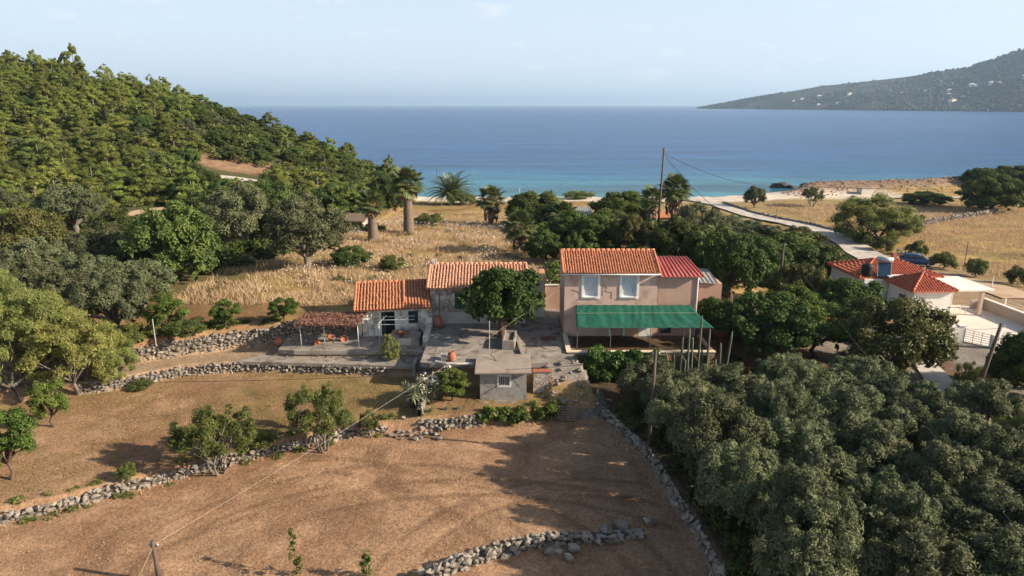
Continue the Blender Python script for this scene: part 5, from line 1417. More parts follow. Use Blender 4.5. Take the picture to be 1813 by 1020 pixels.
# ------------------------------------------------------------------ far houses across the bay
fw = M('far_white_wall', (.74,.72,.68), (.80,.78,.74), scale=.1); fr_ = M('far_red_roof', (.36,.13,.08), (.42,.17,.11), scale=.1)
fh = [(1448,.45,16,'white','long white house near the top of the wooded slope, left group'),(1501,.44,13,'red','red roofed house right of the long white one on the far slope'),(1418,.42,11,'red','small red roofed house low on the left of the far hill'),(1402,.36,8,'white','tiny pale house leftmost on the far wooded slope'),(1449,.16,9,'white','small white house low above the far water, left one'),(1482,.16,10,'white','small white house low above the far water, right one'),
      (1593,.42,9,'white','pale house left of the middle of the far hillside'),(1634,.42,11,'white','white house with red roof in the middle of the far hillside'),(1677,.40,12,'white','white house left of the far hilltop village'),(1712,.43,14,'white','white house at the left end of the far hilltop village'),(1722,.42,12,'white','white house in the middle of the far hilltop village'),(1748,.43,14,'white','pale house at the right end of the far hilltop village'),(1675,.31,9,'white','pale house below the far village on the left'),(1700,.27,10,'white','pale house below the far village on the right'),(1683,.19,18,'red','long orange building on the lower far slope'),(1805,.38,15,'white','white house near the right edge of the far hill'),(1762,.42,9,'white','small house just right of the far village')]
for a, t, w, c, lab in fh:
    p = far_at(a, t); w *= 1.5
    h = empty('far_house', (p.x, p.y, p.z), R(random.uniform(-25,25)), lab, 'house', 'houses across the bay')
    MB().box(-w/2,w/2,-w*.35,w*.35,-6,w*.42).build('wall', fw if c == 'white' else fw, h)
    z = w*.42; mo = fr_ if c == 'red' else (fr_ if 'red roof' in lab else fw)
    MB().add([(-w*.54,-w*.4,z),(w*.54,-w*.4,z),(w*.54,w*.4,z),(-w*.54,w*.4,z),(-w*.25,0,z+w*.16),(w*.25,0,z+w*.16)], [(0,1,5,4),(1,2,5),(2,3,4,5),(3,0,4),(3,2,1,0)]).build('roof', mo, h)
    for k in (-1,0,1): MB().box(k*w*.3-w*.05,k*w*.3+w*.05,-w*.35-.05,-w*.35-.01,w*.1,w*.26).build('window', m_glass, h)
# ------------------------------------------------------------------ small structures in the palm grove and beach
ht = empty('shade_hut', G(1030,398), R(-8), 'small hut with sloping grey roof among the palms', 'hut')
MB().rbox((0,0,2.2), (3.0,3.4,.1), Matrix.Rotation(R(14),3,'X')).build('roof', m_sheet, ht)
for x in (-1.3,1.3):
    for y in (-1.4,1.4): MB().tube([(x,y,-.3),(x,y,2.2+y*.24)], .06, 6).build('post', m_wood, ht)
MB().box(-1.3,1.3,1.2,1.3,-.3,2.3).build('back_wall', m_wood, ht)
for i in range(9): MB().tube([(-1.4+i*.35,-1.72,1.84),(-1.4+i*.35,1.62,2.67)], .04, 5).build('corrugation', m_sheet, ht)
h2 = empty('red_hut', G(1172,402), R(5), 'little red roofed hut half hidden behind the two tall fan palms', 'hut')
MB().box(-1.5,1.5,-1.2,1.2,-.3,1.8).build('wall', m_pink2, h2)
MB().add([(-1.8,-1.5,1.8),(1.8,-1.5,1.8),(1.8,1.5,1.8),(-1.8,1.5,1.8),(-1.8,0,2.7),(1.8,0,2.7)], [(0,1,5,4),(1,2,5),(2,3,4,5),(3,0,4),(3,2,1,0)]).build('roof', m_tile_o, h2)
h3 = empty('field_shelter', G(620,402), R(-10), 'low brown shelter roof half hidden behind the olive tree', 'shelter')
MB().box(-2.6,2.6,-1.3,1.3,-.3,1.3).build('wall', m_mas2, h3)
MB().add([(-3.0,-1.7,1.2),(3.0,-1.7,1.2),(3.0,1.7,1.9),(-3.0,1.7,1.9),(-3.0,-1.7,1.1),(3.0,-1.7,1.1),(3.0,1.7,1.8),(-3.0,1.7,1.8)], [(0,1,2,3),(7,6,5,4),(0,4,5,1),(1,5,6,2),(2,6,7,3),(3,7,4,0)]).build('roof', m_wood, h3)
bx = empty('beach_box', G(1529,343), R(8), 'small square concrete box on the pale beach lot', 'box')
MB().box(-1.3,1.3,-1,1,-.3,1.3).build('body', m_conc_l, bx); MB().box(-1.4,1.4,-1.1,1.1,1.303,1.45).build('lid', m_conc, bx)
# sea rocks at the end of the beach
for k, (a, b_, s) in enumerate([(1383,332,3.2),(1398,333,2.2),(1372,331,1.8),(1427,332,2.2),(1442,333,1.6)]):
    p = P(a, b_, -4.5); o = link('sea_rock', ROCKS[k]); o.location = (p.x, p.y, -4.3); o.scale = (s*1.9, s*1.3, s*1.3)
    o.data = ROCKS[k].copy(); o.data.materials.clear(); o.data.materials.append(M('wet_rock_%d' % k, (.03,.028,.025), (.07,.06,.05), scale=.8, bump=.6))
    tag(o, ('biggest', 'second', 'leftmost low', 'fourth', 'rightmost low')[k]+' of the dark rocks in the shallows at the end of the beach', 'rock', 'dark sea rocks')
# rubble on the headland bank
g = np.random.default_rng(9); VV = []; FF = []; b = 0
for i in range(2600):
    x = g.uniform(68,190); ys = np.interp(x, YSX, YSY); y = ys-9+g.normal(0,4); s = g.uniform(.12,.5); V, F = ROCK_NP[i % 14]
    VV.append(V*s*1.3+np.array([x, y, Hz(x, y)+.1])); FF.append(F+b); b += len(V)
me = np_mesh('headland_rubble', np.concatenate(VV), np.concatenate(FF)); me.materials.append(M('headland_stone', (.22,.155,.11), (.36,.27,.20), scale=.4, rough=.95))
tag(link('headland_rubble', me), 'broken brown rock strewn over the headland bank', 'rubble', kind='stuff')
# ------------------------------------------------------------------ palms
fan_palm(724, 413, 106, 'tallest fan palm with thick bare trunk in the dry grass', 1.75, 0, 46, .60)
fan_palm(661, 426, 82, 'short thick fan palm left of the tallest one in the dry grass', 1.4, 0, 40, .55)
fan_palm(869, 398, 62, 'fan palm at the left edge of the grove behind the cottage', 1.6, 1)
fan_palm(923, 446, 66, 'low spreading fan palm just behind the cottage roof', 1.5, 1)
fan_palm(996, 410, 48, 'small fan palm beside the grey roofed hut', 1.4, 0)
fan_palm(1151, 418, 80, 'slim fan palm left of the tall pole', 1.25, 1)
fan_palm(1190, 412, 92, 'tall shaggy fan palm with long dead skirt right of the tall pole', 1.75, 1, 44)
dp = empty('date_palm', G(800, 362), 0, 'broad feathery date palm in front of the turquoise water', 'palm')
MB().tube([(0,0,-.2),(0,0,.8),(0,0,2.2)], [.65,.6,.55], 10).build('trunk', m_ptrunk, dp, True)
for i in range(58):
    f = link('frond', DATE, dp); el = lerp(1.2, -.35, (i/58)**.8)
    f.rotation_euler = (random.uniform(-.2,.2), -el, i*2.399+random.uniform(-.15,.15)); q = random.uniform(1.55,1.95); f.scale = (q,q,q); f.location = (0,0,2.25)
s = link('dead_fronds', SKIRT[0], dp); s.location = (0,0,2.2); s.scale = (1.7,1.7,1.3)

# ------------------------------------------------------------------ single trees and shrubs, each where its foot meets the ground
PL = [
 # kind, name, x, y, width px, height px, label
 ('olive','olive_tree',135,412,128,95,'broad rounded olive tree beside the small clearing on the left'),
 ('olive','olive_tree',14,392,95,72,'grey olive tree at the left edge below the pines'),
 ('carob','carob_tree',312,500,175,145,'big dark evergreen tree behind the left end of the retaining wall'),
 ('hibiscus','yellow_shrub',42,468,170,105,'yellowish bushy tree at the left edge above the olives'),
 ('olive','olive_tree',195,482,150,92,'olive tree right of the yellowish bush on the left'),
 ('olive','olive_tree',432,440,140,125,'olive tree right of the big dark evergreen'),
 ('olive','olive_tree',548,474,165,140,'large grey olive tree standing in the dry grass left of the cottages'),
 ('carob','carob_tree',622,472,80,40,'low dark bush at the foot of the large grey olive'),
 ('carob','carob_tree',480,400,110,85,'dark evergreen below the hill track'),
 ('carob','carob_tree',400,410,120,80,'dark evergreen between the two olives near the hill track'),
 ('olive','olive_tree',105,575,165,112,'silvery olive tree above the feathery green trees on the left'),
 ('olive','olive_tree',205,592,150,120,'olive tree at the upper end of the footpath'),
 ('olive','olive_tree',40,540,130,90,'small olive tree at the far left above the feathery trees'),
 ('tamarisk','tamarisk_tree',45,690,200,190,'pale feathery tree filling the left edge beside the field'),
 ('tamarisk','tamarisk_tree',140,688,185,135,'pale feathery tree where the footpath leaves the field'),
 ('tamarisk','tamarisk_tree',10,610,140,140,'pale yellow green feathery tree behind the others at the left edge'),
 ('citrus','citrus_tree',95,756,82,85,'bright green citrus tree in the corner of the brown field'),
 ('citrus','citrus_tree',22,850,115,120,'bright green citrus tree at the left edge near the wall'),
 ('citrus','citrus_tree',300,604,80,76,'bright green citrus tree above the retaining wall'),
 ('citrus','citrus_tree',402,580,60,52,'round citrus bush on slim stems above the footpath wall'),
 ('citrus','citrus_tree',503,572,62,45,'round citrus bush above the vine pergola'),
 ('fieldtree','almond_tree',388,838,160,112,'many stemmed green tree on the wall, left of the pair'),
 ('fieldtree','almond_tree',572,800,130,118,'many stemmed green tree on the wall, right of the pair'),
 ('fieldtree','almond_sapling',655,776,44,48,'small sapling near the gap in the field wall'),
 ('mulberry','mulberry_tree',890,598,172,134,'spreading dark mulberry tree in the cottage courtyard'),
 ('carob','carob_tree',950,402,125,66,'dark tree between the fan palms behind the cottage'),
 ('carob','carob_tree',1100,405,130,72,'dark domed tree left of the tall pole'),
 ('carob','carob_tree',1055,440,110,62,'dark bush behind the pink house ridge'),
 ('hibiscus','yellow_shrub',1115,445,85,68,'yellow green shrub behind the pink house ridge'),
 ('carob','carob_tree',960,460,80,55,'dark bush right of the low fan palm'),
 ('olive','olive_tree',1232,448,120,95,'olive tree behind the red metal roof'),
 ('olive','olive_tree',1300,440,150,62,'olive tree beyond the pink outbuilding'),
 ('mulberry','green_tree',1288,545,140,138,'green tree with thin dark trunk beside the pink outbuilding'),
 ('carob','carob_tree',1345,502,130,82,'dark green tree left of the pole by the villa'),
 ('carob','carob_tree',1445,505,130,78,'dark green tree between the dirt road and the villa'),
 ('mulberry','green_tree',1490,585,150,100,'green tree touching the villa wall'),
 ('mulberry','green_tree',1352,645,200,128,'bright green bushy tree below the pole by the villa'),
 ('hibiscus','hibiscus_hedge',1572,668,218,148,'big brownish green shrub with red flowers below the villa'),
 ('carob','carob_tree',1822,702,160,118,'large dark evergreen in the right edge below the gate'),
 ('tamarisk','feathery_tree',1712,704,62,72,'pale leafy shrub beside the leaning pole'),
 ('tamarisk','spreading_tree',1540,428,165,90,'large light green tree beside the dirt road bend'),
 ('olive','spreading_tree',1578,425,110,62,'grey green tree joined to the right of the big roadside tree'),
 ('olive','lone_tree',1335,368,44,42,'small round tree with bare trunk on the beach field'),
 ('fieldtree','lone_tree',1437,366,46,36,'leaning thin tree on the beach field'),
 ('carob','dark_shrub',1640,362,90,24,'dark flat shrub beside the coast road'),
 ('carob','dark_tree',1755,372,120,64,'broad dark tree on the right of the golden field'),
 ('carob','dark_tree',1790,330,110,40,'dark shrub on the headland at the right edge'),
 ('carob','dark_tree',1735,330,70,34,'dark shrub on the headland left of the edge one'),
 ('bush','green_bush',1527,434,40,28,'round green bush at the road bend, left one'),
 ('bush','green_bush',1562,446,42,30,'round green bush at the road bend, right one'),
 ('bush','green_bush',1622,452,44,30,'green bush just behind the blue car'),
 ('bush','green_bush',1668,476,52,34,'green bush in front of the blue car'),
 ('bush','green_bush',1727,490,44,36,'round green bush at the edge of the golden field'),
 ('bush','green_bush',1802,505,50,40,'round green bush at the right edge beyond the fence'),
 ('bush','green_bush',465,800,55,30,'low green bush on the wall between the two many stemmed trees'),
 ('bush','green_bush',228,860,40,30,'small pale bush growing in the near wall'),
 ('bush','green_bush',250,688,50,16,'flat grey green bush at the foot of the path wall'),
 ('citrus','lemon_bush',800,710,70,56,'yellow green lemon bush beside the shed'),
 ('tamarisk','oleander_bush',692,640,40,52,'tall thin oleander in a pot before the low cottage'),
 ('bush','green_bush',330,610,90,32,'creeping green plants on the retaining wall'),
 ('bush','green_bush',245,622,70,34,'low scrub at the left of the retaining wall'),
 ('bush','green_bush',820,362,60,22,'low scrub beside the date palm'),
 ('bush','green_bush',1025,352,70,14,'low scrub at the top of the beach'),
 ('bush','green_bush',760,400,60,26,'green scrub between the tall palm and the date palm'),
 ('bush','dry_bush',693,478,55,30,'greyish bush in the dry grass above the cottages'),
 ('carob','dark_bush',1015,470,50,60,'dark shrubs between the cottage and the pink house'),
 ('bush','green_bush',1300,585,70,40,'low bush below the orange bank'),
 ('carob','carob_tree',1195,462,105,80,'dark tree just behind the left end of the red metal roof'),
 ('carob','carob_tree',1262,480,130,88,'dark tree above the grey corrugated roof'),
 ('olive','olive_tree',1338,462,150,74,'olive tree left of the pole by the villa, behind the dark one'),
 ('carob','carob_tree',1395,480,140,72,'dark tree right of the pole by the villa'),
 ('hibiscus','brown_shrub',1412,442,100,42,'brownish shrub beside the dirt road'),
 ('carob','carob_tree',1010,430,105,58,'dark tree beneath the grey roofed hut'),
 ('carob','carob_tree',1085,428,115,60,'dark tree between hut and tall pole'),
 ('hibiscus','yellow_shrub',1160,446,80,55,'yellow green shrub at the foot of the tall fan palm'),
 ('olive','olive_tree',65,520,150,105,'olive tree below the yellowish bush'),
 ('olive','olive_tree',152,535,140,98,'olive tree in the middle of the left olives'),
 ('olive','olive_tree',252,545,130,92,'olive tree left of the reddish bare ground'),
 ('carob','carob_tree',212,440,115,75,'dark tree below the dirt track on the left'),
 ('carob','carob_tree',55,432,110,66,'dark tree under the pines at the left'),
 ('carob','carob_tree',500,432,110,95,'dark tree behind the large grey olive'),
 ('carob','carob_tree',600,392,110,70,'dark tree left of the short thick palm'),
 ('carob','carob_tree',688,372,80,70,'dark tree behind the tallest fan palm'),
 ('citrus','green_tree',1442,632,150,98,'bright green tree below the villa wall, left of the hibiscus'),
 ('mulberry','green_tree',1258,598,84,78,'green tree pressed against the annexe corner behind the cacti'),
 ('citrus','green_tree',1400,600,130,92,'yellow green tree in the middle of the gap between house and villa'),
 ('tamarisk','tamarisk_tree',85,642,150,110,'pale feathery tree in the middle of the left edge group'),
 ('tamarisk','tamarisk_tree',205,668,95,80,'small pale feathery tree touching the footpath wall'),
 ('hibiscus','green_tree',1415,560,130,95,'green tree right of the pole by the villa'),
]
ORD = ['first','second','third','fourth','fifth','sixth','seventh','eighth']
ROWS = [(22.8,'nearest'),(26.2,'second nearest'),(29.6,'third nearest'),(33.0,'fourth nearest'),(36.4,'fifth nearest'),(39.8,'sixth nearest'),(43.0,'farthest')]
go = random.Random(12)
for ry, rn in ROWS:
    x = float(np.interp(ry, W6Y, W6X)) + 2.3 +  (1.6 if ry > 38 else 0); k = 0
    while x < .76*(ry*.966+5.1)+.5 and k < 8 and x < (30 if ry < 38 else 27.0):
        px_, py_ = x+go.uniform(-.7,.7), ry+go.uniform(-.9,.9)
        kd = 'tamarisk' if (k >= 4 and go.random() < .3) else 'olive'
        plant(kd, kd+'_tree', (px_, py_, Hz(px_, py_)), go.uniform(3.9,5.2)*(.8 if ry > 38 else 1.0)*(1.2 if k == 0 and ry < 38 else 1), go.uniform(4.6,6.2), ('silvery olive' if kd == 'olive' else 'pale feathery tree')+' in the %s row of the grove, %s from the field wall' % (rn, ORD[k]), 'tree', 'trees of the grove')
        x += go.uniform(3.9,5.2); k += 1
for kk in range(0):
    pass
# trees beyond the right edge that shade the grove and the field
for kind, name, bx, by, w, h, lab in PL:
    k = dict(group='olive trees of the grove') if 'grove' in lab and kind == 'olive' else {}
    plant_px(kind, name, bx, by, w, h, lab, 'tree' if h > 44 and 'bush' not in name and 'shrub' not in name else 'bush', **k)
for x, y, h, w in [(30.5,27,6.5,7),(24,18,6,6.5)]:
    plant('olive', 'olive_tree', (x, y, Hz(x, y)), h, w, 'olive of the grove standing outside the right side of the view', 'tree', 'olive trees of the grove')

for x, y, h, w in [(30,23,8,9),(34.5,31,8,9)]:
    plant('carob', 'carob_tree', (x, y, Hz(x, y)), h, w, 'tall dark evergreen outside the right side of the view', 'tree', 'tall evergreens beside the grove')
# ------------------------------------------------------------------ wooded hill: every tree its own, all of a kind alike
g = random.Random(5)
spots = []
tries = 0
while len(spots) < 300 and tries < 12000:
    tries += 1
    x = g.uniform(-215, -26); y = g.uniform(104, 232)
    u = x/(y*.966+3)
    if u < -.95 or y > float(np.interp(x, YSX, YSY))-6: continue
    if y > 214 + .05*abs(x): continue
    z = Hz(x, y)
    # keep the tracks and the cut bank open
    px = 906.5+FPX*x/(y*math.cos(PITCH)-(z-CAM_H)*math.sin(PITCH)); py = 510-FPX*(y*math.sin(PITCH)+(z-CAM_H)*math.cos(PITCH))/(y*math.cos(PITCH)-(z-CAM_H)*math.sin(PITCH))
    if 345 < px < 465 and 290 < py < 340: continue
    if 170 < px < 310 and 365 < py < 410: continue
    rr = 4.2 if y < 150 else 5.0
    if any((x-a)**2+(y-b_)**2 < rr*rr for a, b_, *_ in spots): continue
    spots.append((x, y, z, px, py))
for x, y, z, px, py in spots:
    r_ = g.random()
    left = px < 330; hk = 1.0 if px < 300 else float(np.interp(px, [300,420], [1.0,.8]))
    if r_ < (.66 if left else .22):
        plant('pine', 'pine_tree', (x, y, z), hk*g.uniform(5.0, 8.0), g.uniform(6.0, 8.6), 'light green pine among many on the wooded hill', 'tree', 'pines of the wooded hill')
    elif r_ < .90:
        plant('carob', 'hill_tree', (x, y, z), hk*g.uniform(3.4, 5.4), g.uniform(5.2, 8.0), 'rounded dark evergreen among many on the wooded hill', 'tree', 'evergreens of the wooded hill')
    else:
        plant('olive', 'hill_olive', (x, y, z), hk*g.uniform(3.4, 4.8), g.uniform(4.8, 6.6), 'grey green rounded tree among many on the wooded hill', 'tree', 'olives of the wooded hill')
for a, b_, h, lab in [(140,172,12,'tall dark pine breaking the hill skyline'),(122,165,9,'second tall pine beside the tallest on the hill skyline'),(70,172,9,'pine standing up from the skyline near the left edge'),(272,196,8,'lone pointed pine on the middle of the hill skyline'),(415,205,5.5,'small pine on the lower hill skyline above the sea'),(500,240,7,'dark pine on the descending hill skyline over the water'),(612,285,6,'bushy pine near the seaward end of the hill'),(690,318,8,'last pine at the seaward end of the hill')]:
    p = G(a, b_+0); y = 196 if a < 450 else 185; q = PY(a, b_, y)
    z = Hz(q.x, y)
    plant('pine', 'pine_tree', (q.x, y, z), h, h*.62, lab, 'tree', 'pines on the hill skyline')
# undergrowth on the hill and around: a mass nobody could count
def scatter_mass(name, label, cat, kind, pts, smin, smax, leafm, per=420):
    base = LIB[kind]
    VV = []; FF = []; TT = []; b = 0
    rg = np.random.default_rng(len(pts))
    for (x, y) in pts:
        me = base[rg.integers(len(base))][1]
        key = me.name
        if key not in _cache:
            v = np.empty(len(me.vertices)*3, np.float32); me.vertices.foreach_get('co', v); v = v.reshape(-1, 4, 3)
            t = np.empty(len(me.vertices), np.float32); me.attributes['tint'].data.foreach_get('value', t); _cache[key] = (v, t.reshape(-1, 4))
        v, t = _cache[key]
        sel = rg.choice(len(v), per, replace=False)
        c = v[sel].mean(1, keepdims=True); q = c + (v[sel]-c)*2.6
        s = rg.uniform(smin, smax); a = rg.uniform(0, 6.28); ca, sa = math.cos(a), math.sin(a)
        W = np.stack([q[...,0]*ca-q[...,1]*sa, q[...,0]*sa+q[...,1]*ca, q[...,2]], -1)*s*np.array([1.15,1.15,.9]) + np.array([x, y, Hz(x, y)-.15])
        VV.append(W.reshape(-1,3)); FF.append(np.arange(per*4).reshape(per,4)+b); b += per*4; TT.append(np.clip(t[sel]+rg.uniform(-.15,.15), 0, 1).ravel())
    me = np_mesh(name, np.concatenate(VV), np.concatenate(FF), False, {'tint': ('FLOAT', np.concatenate(TT))}); me.materials.append(leafm)
    return tag(link(name, me), label, cat, kind='stuff')
_cache = {}
pts = []
while len(pts) < 800:
    x = g.uniform(-200,-27); y = g.uniform(98,236)
    if x/(y*.966+3) < -.82 or y > float(np.interp(x, YSX, YSY))-4: continue
    z = Hz(x, y); dd = y*math.cos(PITCH)-(z-CAM_H)*math.sin(PITCH); px = 906.5+FPX*x/dd; py = 510-FPX*(y*math.sin(PITCH)+(z-CAM_H)*math.cos(PITCH))/dd
    if 350 < px < 462 and 292 < py < 328: continue
    if 185 < px < 300 and 370 < py < 402: continue
    pts.append((x, y))
scatter_mass('hill_scrub', 'low green scrub filling the ground under the hill trees', 'scrub', 'bush', pts, .9, 1.9, L_maq, 210)
pts = []
while len(pts) < 170:
    x = g.uniform(-70,-20); y = g.uniform(54,100)
    if x > -34+(y-60)*.35 or x/(y*.966+3) < -.8: continue
    pts.append((x, y))
scatter_mass('left_scrub', 'dark scrub between the olives on the left', 'scrub', 'bush', pts, .6, 1.1, L_dark, 500)
pts = [(x, y) for x, y in ((g.uniform(2,34), g.uniform(66,112)) for _ in range(150)) if x < 16+(y-66)*.3]
scatter_mass('grove_scrub', 'dark scrub under the palms behind the houses', 'scrub', 'bush', pts, .6, 1.1, L_dark, 500)
pts = [(g.uniform(10,30), g.uniform(22,50)) for _ in range(60)] + [(g.uniform(9.5,16), g.uniform(44.8,46.2)) for _ in range(10)] + [(g.uniform(16,36), g.uniform(50,76)) for _ in range(70)]
pts = [p for p in pts if not (p[0] < 16 and p[1] > 46)]
scatter_mass('orchard_scrub', 'shaded weeds under the olives on the right', 'scrub', 'bush', pts, .35, .7, L_maq, 500)
pts = [(float(np.interp(y, W6Y, W6X))+g.uniform(.4,1.6), y) for y in [g.uniform(24,43) for _ in range(40)]]
scatter_mass('wall_weeds', 'green weeds growing along the top of the grove wall', 'weeds', 'bush', pts, .25, .5, L_field, 400)

pts = [(x, float(np.interp(x, W3X, W3Y))+g.uniform(.3,1.1)) for x in [g.uniform(-30,-19) for _ in range(26)]]
scatter_mass('terrace_weeds', 'green creepers along the top of the retaining wall', 'weeds', 'bush', pts, .25, .5, L_field, 350)
pts = [(x, float(np.interp(x, W1X, W1Y))+g.choice([-.55,.6])+g.uniform(-.15,.15)) for x in [g.uniform(-28,-7) for _ in range(44)]]
scatter_mass('field_weeds', 'small weeds at the foot of the near field wall', 'weeds', 'bush', pts, .12, .3, L_maq, 260)
pts = [(g.uniform(-22,3), g.uniform(63,100)) for _ in range(60)]
scatter_mass('slope_scrub', 'low greyish scrub dotted through the dry slope', 'scrub', 'bush', [p for p in pts if vnoise(p[0]*.2, p[1]*.2) > .4], .2, .42, L_maq, 260)
# ------------------------------------------------------------------ vine hedge below the shed, yucca, agaves, cactus
g2 = np.random.default_rng(70)
def leafy(name, label, cat, loc, clumps, n, l, w, leafm, stem=None):
    r = empty(name, loc, 0, label, cat)
    V, F, t = crown(g2, clumps, n, l, w, up=.4, core=n//12, core_size=.3)
    me = np_mesh('foliage', V, F, False, {'tint': ('FLOAT', t)}); me.materials.append(leafm); link('foliage', me, r)
    m = MB()
    for c, q in clumps[::3]: m.tube([(c[0]*.8, .2, -.1), tuple(c)], [.03,.012], 5, cap=False)
    m.build('stem', bark_brown, r)
    return r
leafy('climbing_vine', 'bright green vine hanging over the wall below the shed', 'vine', (-.6,41.5,-2.5), [(np.array([g2.uniform(-1.8,1.6), g2.uniform(-.3,.5), g2.uniform(.25,1.0)]), g2.uniform(.25,.42)) for _ in range(30)], 4200, .17, .14, L_vine)
leafy('climbing_vine', 'darker green vine right of the bright one below the shed', 'vine', (2.3,42.2,-2.5), [(np.array([g2.uniform(-1.2,1.3), g2.uniform(-.3,.6), g2.uniform(.2,.9)]), g2.uniform(.25,.42)) for _ in range(24)], 3000, .16, .12, L_citrus)
leafy('terrace_vine', 'sunlit vine spilling over the pink house terrace wall', 'vine', (7.2,47.4,-1.7), [(np.array([g2.uniform(-1.6,3.6), g2.uniform(-.9,.3), g2.uniform(.3,2.35)]), g2.uniform(.3,.55)) for _ in range(64)], 9000, .2, .15, L_vine)
m_yuc = leaf_mat('yucca_leaf', (.10,.12,.06), (.26,.28,.17), .15, .5, .3, .1)
def rosette(g_, n, ln, w, up):
    V = []; F = []
    for i in range(n):
        a = i*2.399+g_.uniform(-.2,.2); e = lerp(1.45, up, (i/n)); d = Vector((math.cos(a)*math.cos(e), math.sin(a)*math.cos(e), math.sin(e))); s = Vector((-math.sin(a), math.cos(a), 0)); q = ln*g_.uniform(.8,1.1)
        b = len(V); mid = d*q*.5; tip = d*q-Vector((0,0,.12*q)); up_ = s.cross(d)*w*.25
        V += [tuple(s*w*.3), tuple(mid+s*w*.5+up_), tuple(tip), tuple(mid-s*w*.5+up_), tuple(-s*w*.3)]; F += [(b,b+1,b+3,b+4),(b+1,b+2,b+3,b+3)]
    return V, [tuple(dict.fromkeys(f)) for f in F]
for k, (px, py, nh, lab) in enumerate([(732,722,6,'spiky yucca at the left of the garden bed'),(757,715,7,'white flowering yucca in the middle of the garden bed'),(778,706,6,'white flowering yucca nearest the shed')]):
    p = G(px, py); p.z = -1.7
    r = empty('yucca_plant', p, 0, lab, 'yucca', 'yuccas in the garden bed')
    for j in range(nh):
        hx, hy, hh = g.uniform(-.75,.75), g.uniform(-.4,.5), g.uniform(.6,1.6)
        MB().tube([(hx*.2,hy*.2,-.2),(hx*.7,hy*.7,hh*.6),(hx,hy,hh)], [.1,.08,.07], 7).build('stem', bark_brown, r, True)
        V, F = rosette(g, 46, .80, .085, -.7); m = MB(); m.add(V, F); me = m.mesh('rosette', m_yuc); a_ = me.attributes.new('tint','FLOAT','POINT'); a_.data.foreach_set('value', np.random.default_rng(j).random(len(me.vertices)).astype(np.float32)); o = link('rosette', me, r); o.location = (hx,hy,hh)
        if k > 0:
            n = 26; c = np.stack([g2.normal(0,.16,n), g2.normal(0,.16,n), g2.uniform(.3,.85,n)], -1); V2, F2 = leaves(c, unit(g2.normal(size=(n,3))), .12, .08, rng=g2); fm = np_mesh('flower_spike', V2, F2); fm.materials.append(M('cream_petal', (.66,.62,.52), (.76,.72,.62), scale=4)); fo = link('flower_spike', fm, r); fo['kind'] = 'stuff'; fo.location = (hx,hy,hh)
for k, (x, y, s, lab) in enumerate([(-5.4,41.6,.5,'small pale agave at the corner of the garden bed'),(-4.4,41.9,.4,'reddish succulent in the middle of the garden bed'),(-3.6,42.0,.35,'small succulent at the right of the garden bed')]):
    V, F = rosette(g, 18, s, .1, .1); m = MB(); m.add(V, F); me = m.mesh('agave', m_yuc); a_ = me.attributes.new('tint','FLOAT','POINT'); a_.data.foreach_set('value', np.full(len(me.vertices), .8, np.float32)); o = tag(link('agave', me), lab, 'agave'); o.location = (x, y, Hz(x, y))
m_cac = M('cactus_skin', (.065,.08,.055), (.13,.15,.11), scale=5, rough=.7)
cac = empty('column_cactus', (12.0, 46.6, Hz(12.0, 46.6)), 0, 'clump of tall grey columnar cacti right of the terrace', 'cactus')
def cactus_col(pts, r):
    m = MB(); n = 12; b = 0; pts = [Vector(p) for p in pts]; rings = []
    for i, p in enumerate(pts):
        t = i/(len(pts)-1); rr = r*(1 if t < .92 else .55)
        for k in range(n):
            q = rr*(1 if k % 2 == 0 else .72); a = 2*math.pi*k/n; m.v.append((p.x+q*math.cos(a), p.y+q*math.sin(a), p.z))
    for i in range(len(pts)-1):
        for k in range(n): m.f.append((i*n+k, i*n+(k+1)%n, (i+1)*n+(k+1)%n, (i+1)*n+k))
    m.f.append(tuple((len(pts)-1)*n+k for k in range(n)))
    return m.build('cactus_column', m_cac, cac, True)
for px, pt, pb in [(1270,610,690),(1283,590,700),(1262,640,700),(1248,585,690),(1238,620,690),(1232,562,700),(1222,660,700),(1220,600,700),(1214,585,690),(1202,600,690),(1190,630,690),(1172,640,690),(1163,620,690),(1255,650,700),(1208,640,700)]:
    y = 46.6+g.uniform(-.5,.9); b_ = PY(px, pb, y); t = PY(px, pt, y); ln = t.z+1.9
    lean = g.uniform(-.08,.1) if px < 1280 else .3
    cactus_col([(b_.x-12.0+lean*(k/8)-lean*.5, y-46.6, Hz(12,46.6)*0-.1+(ln)*k/8) for k in range(9)], .085)
# fallen leaning column
cactus_col([(PY(1178,700,46.3).x-12+lerp(.35,-.2,k/8), -.5, lerp(-.1,2.6,k/8)) for k in range(9)], .085)

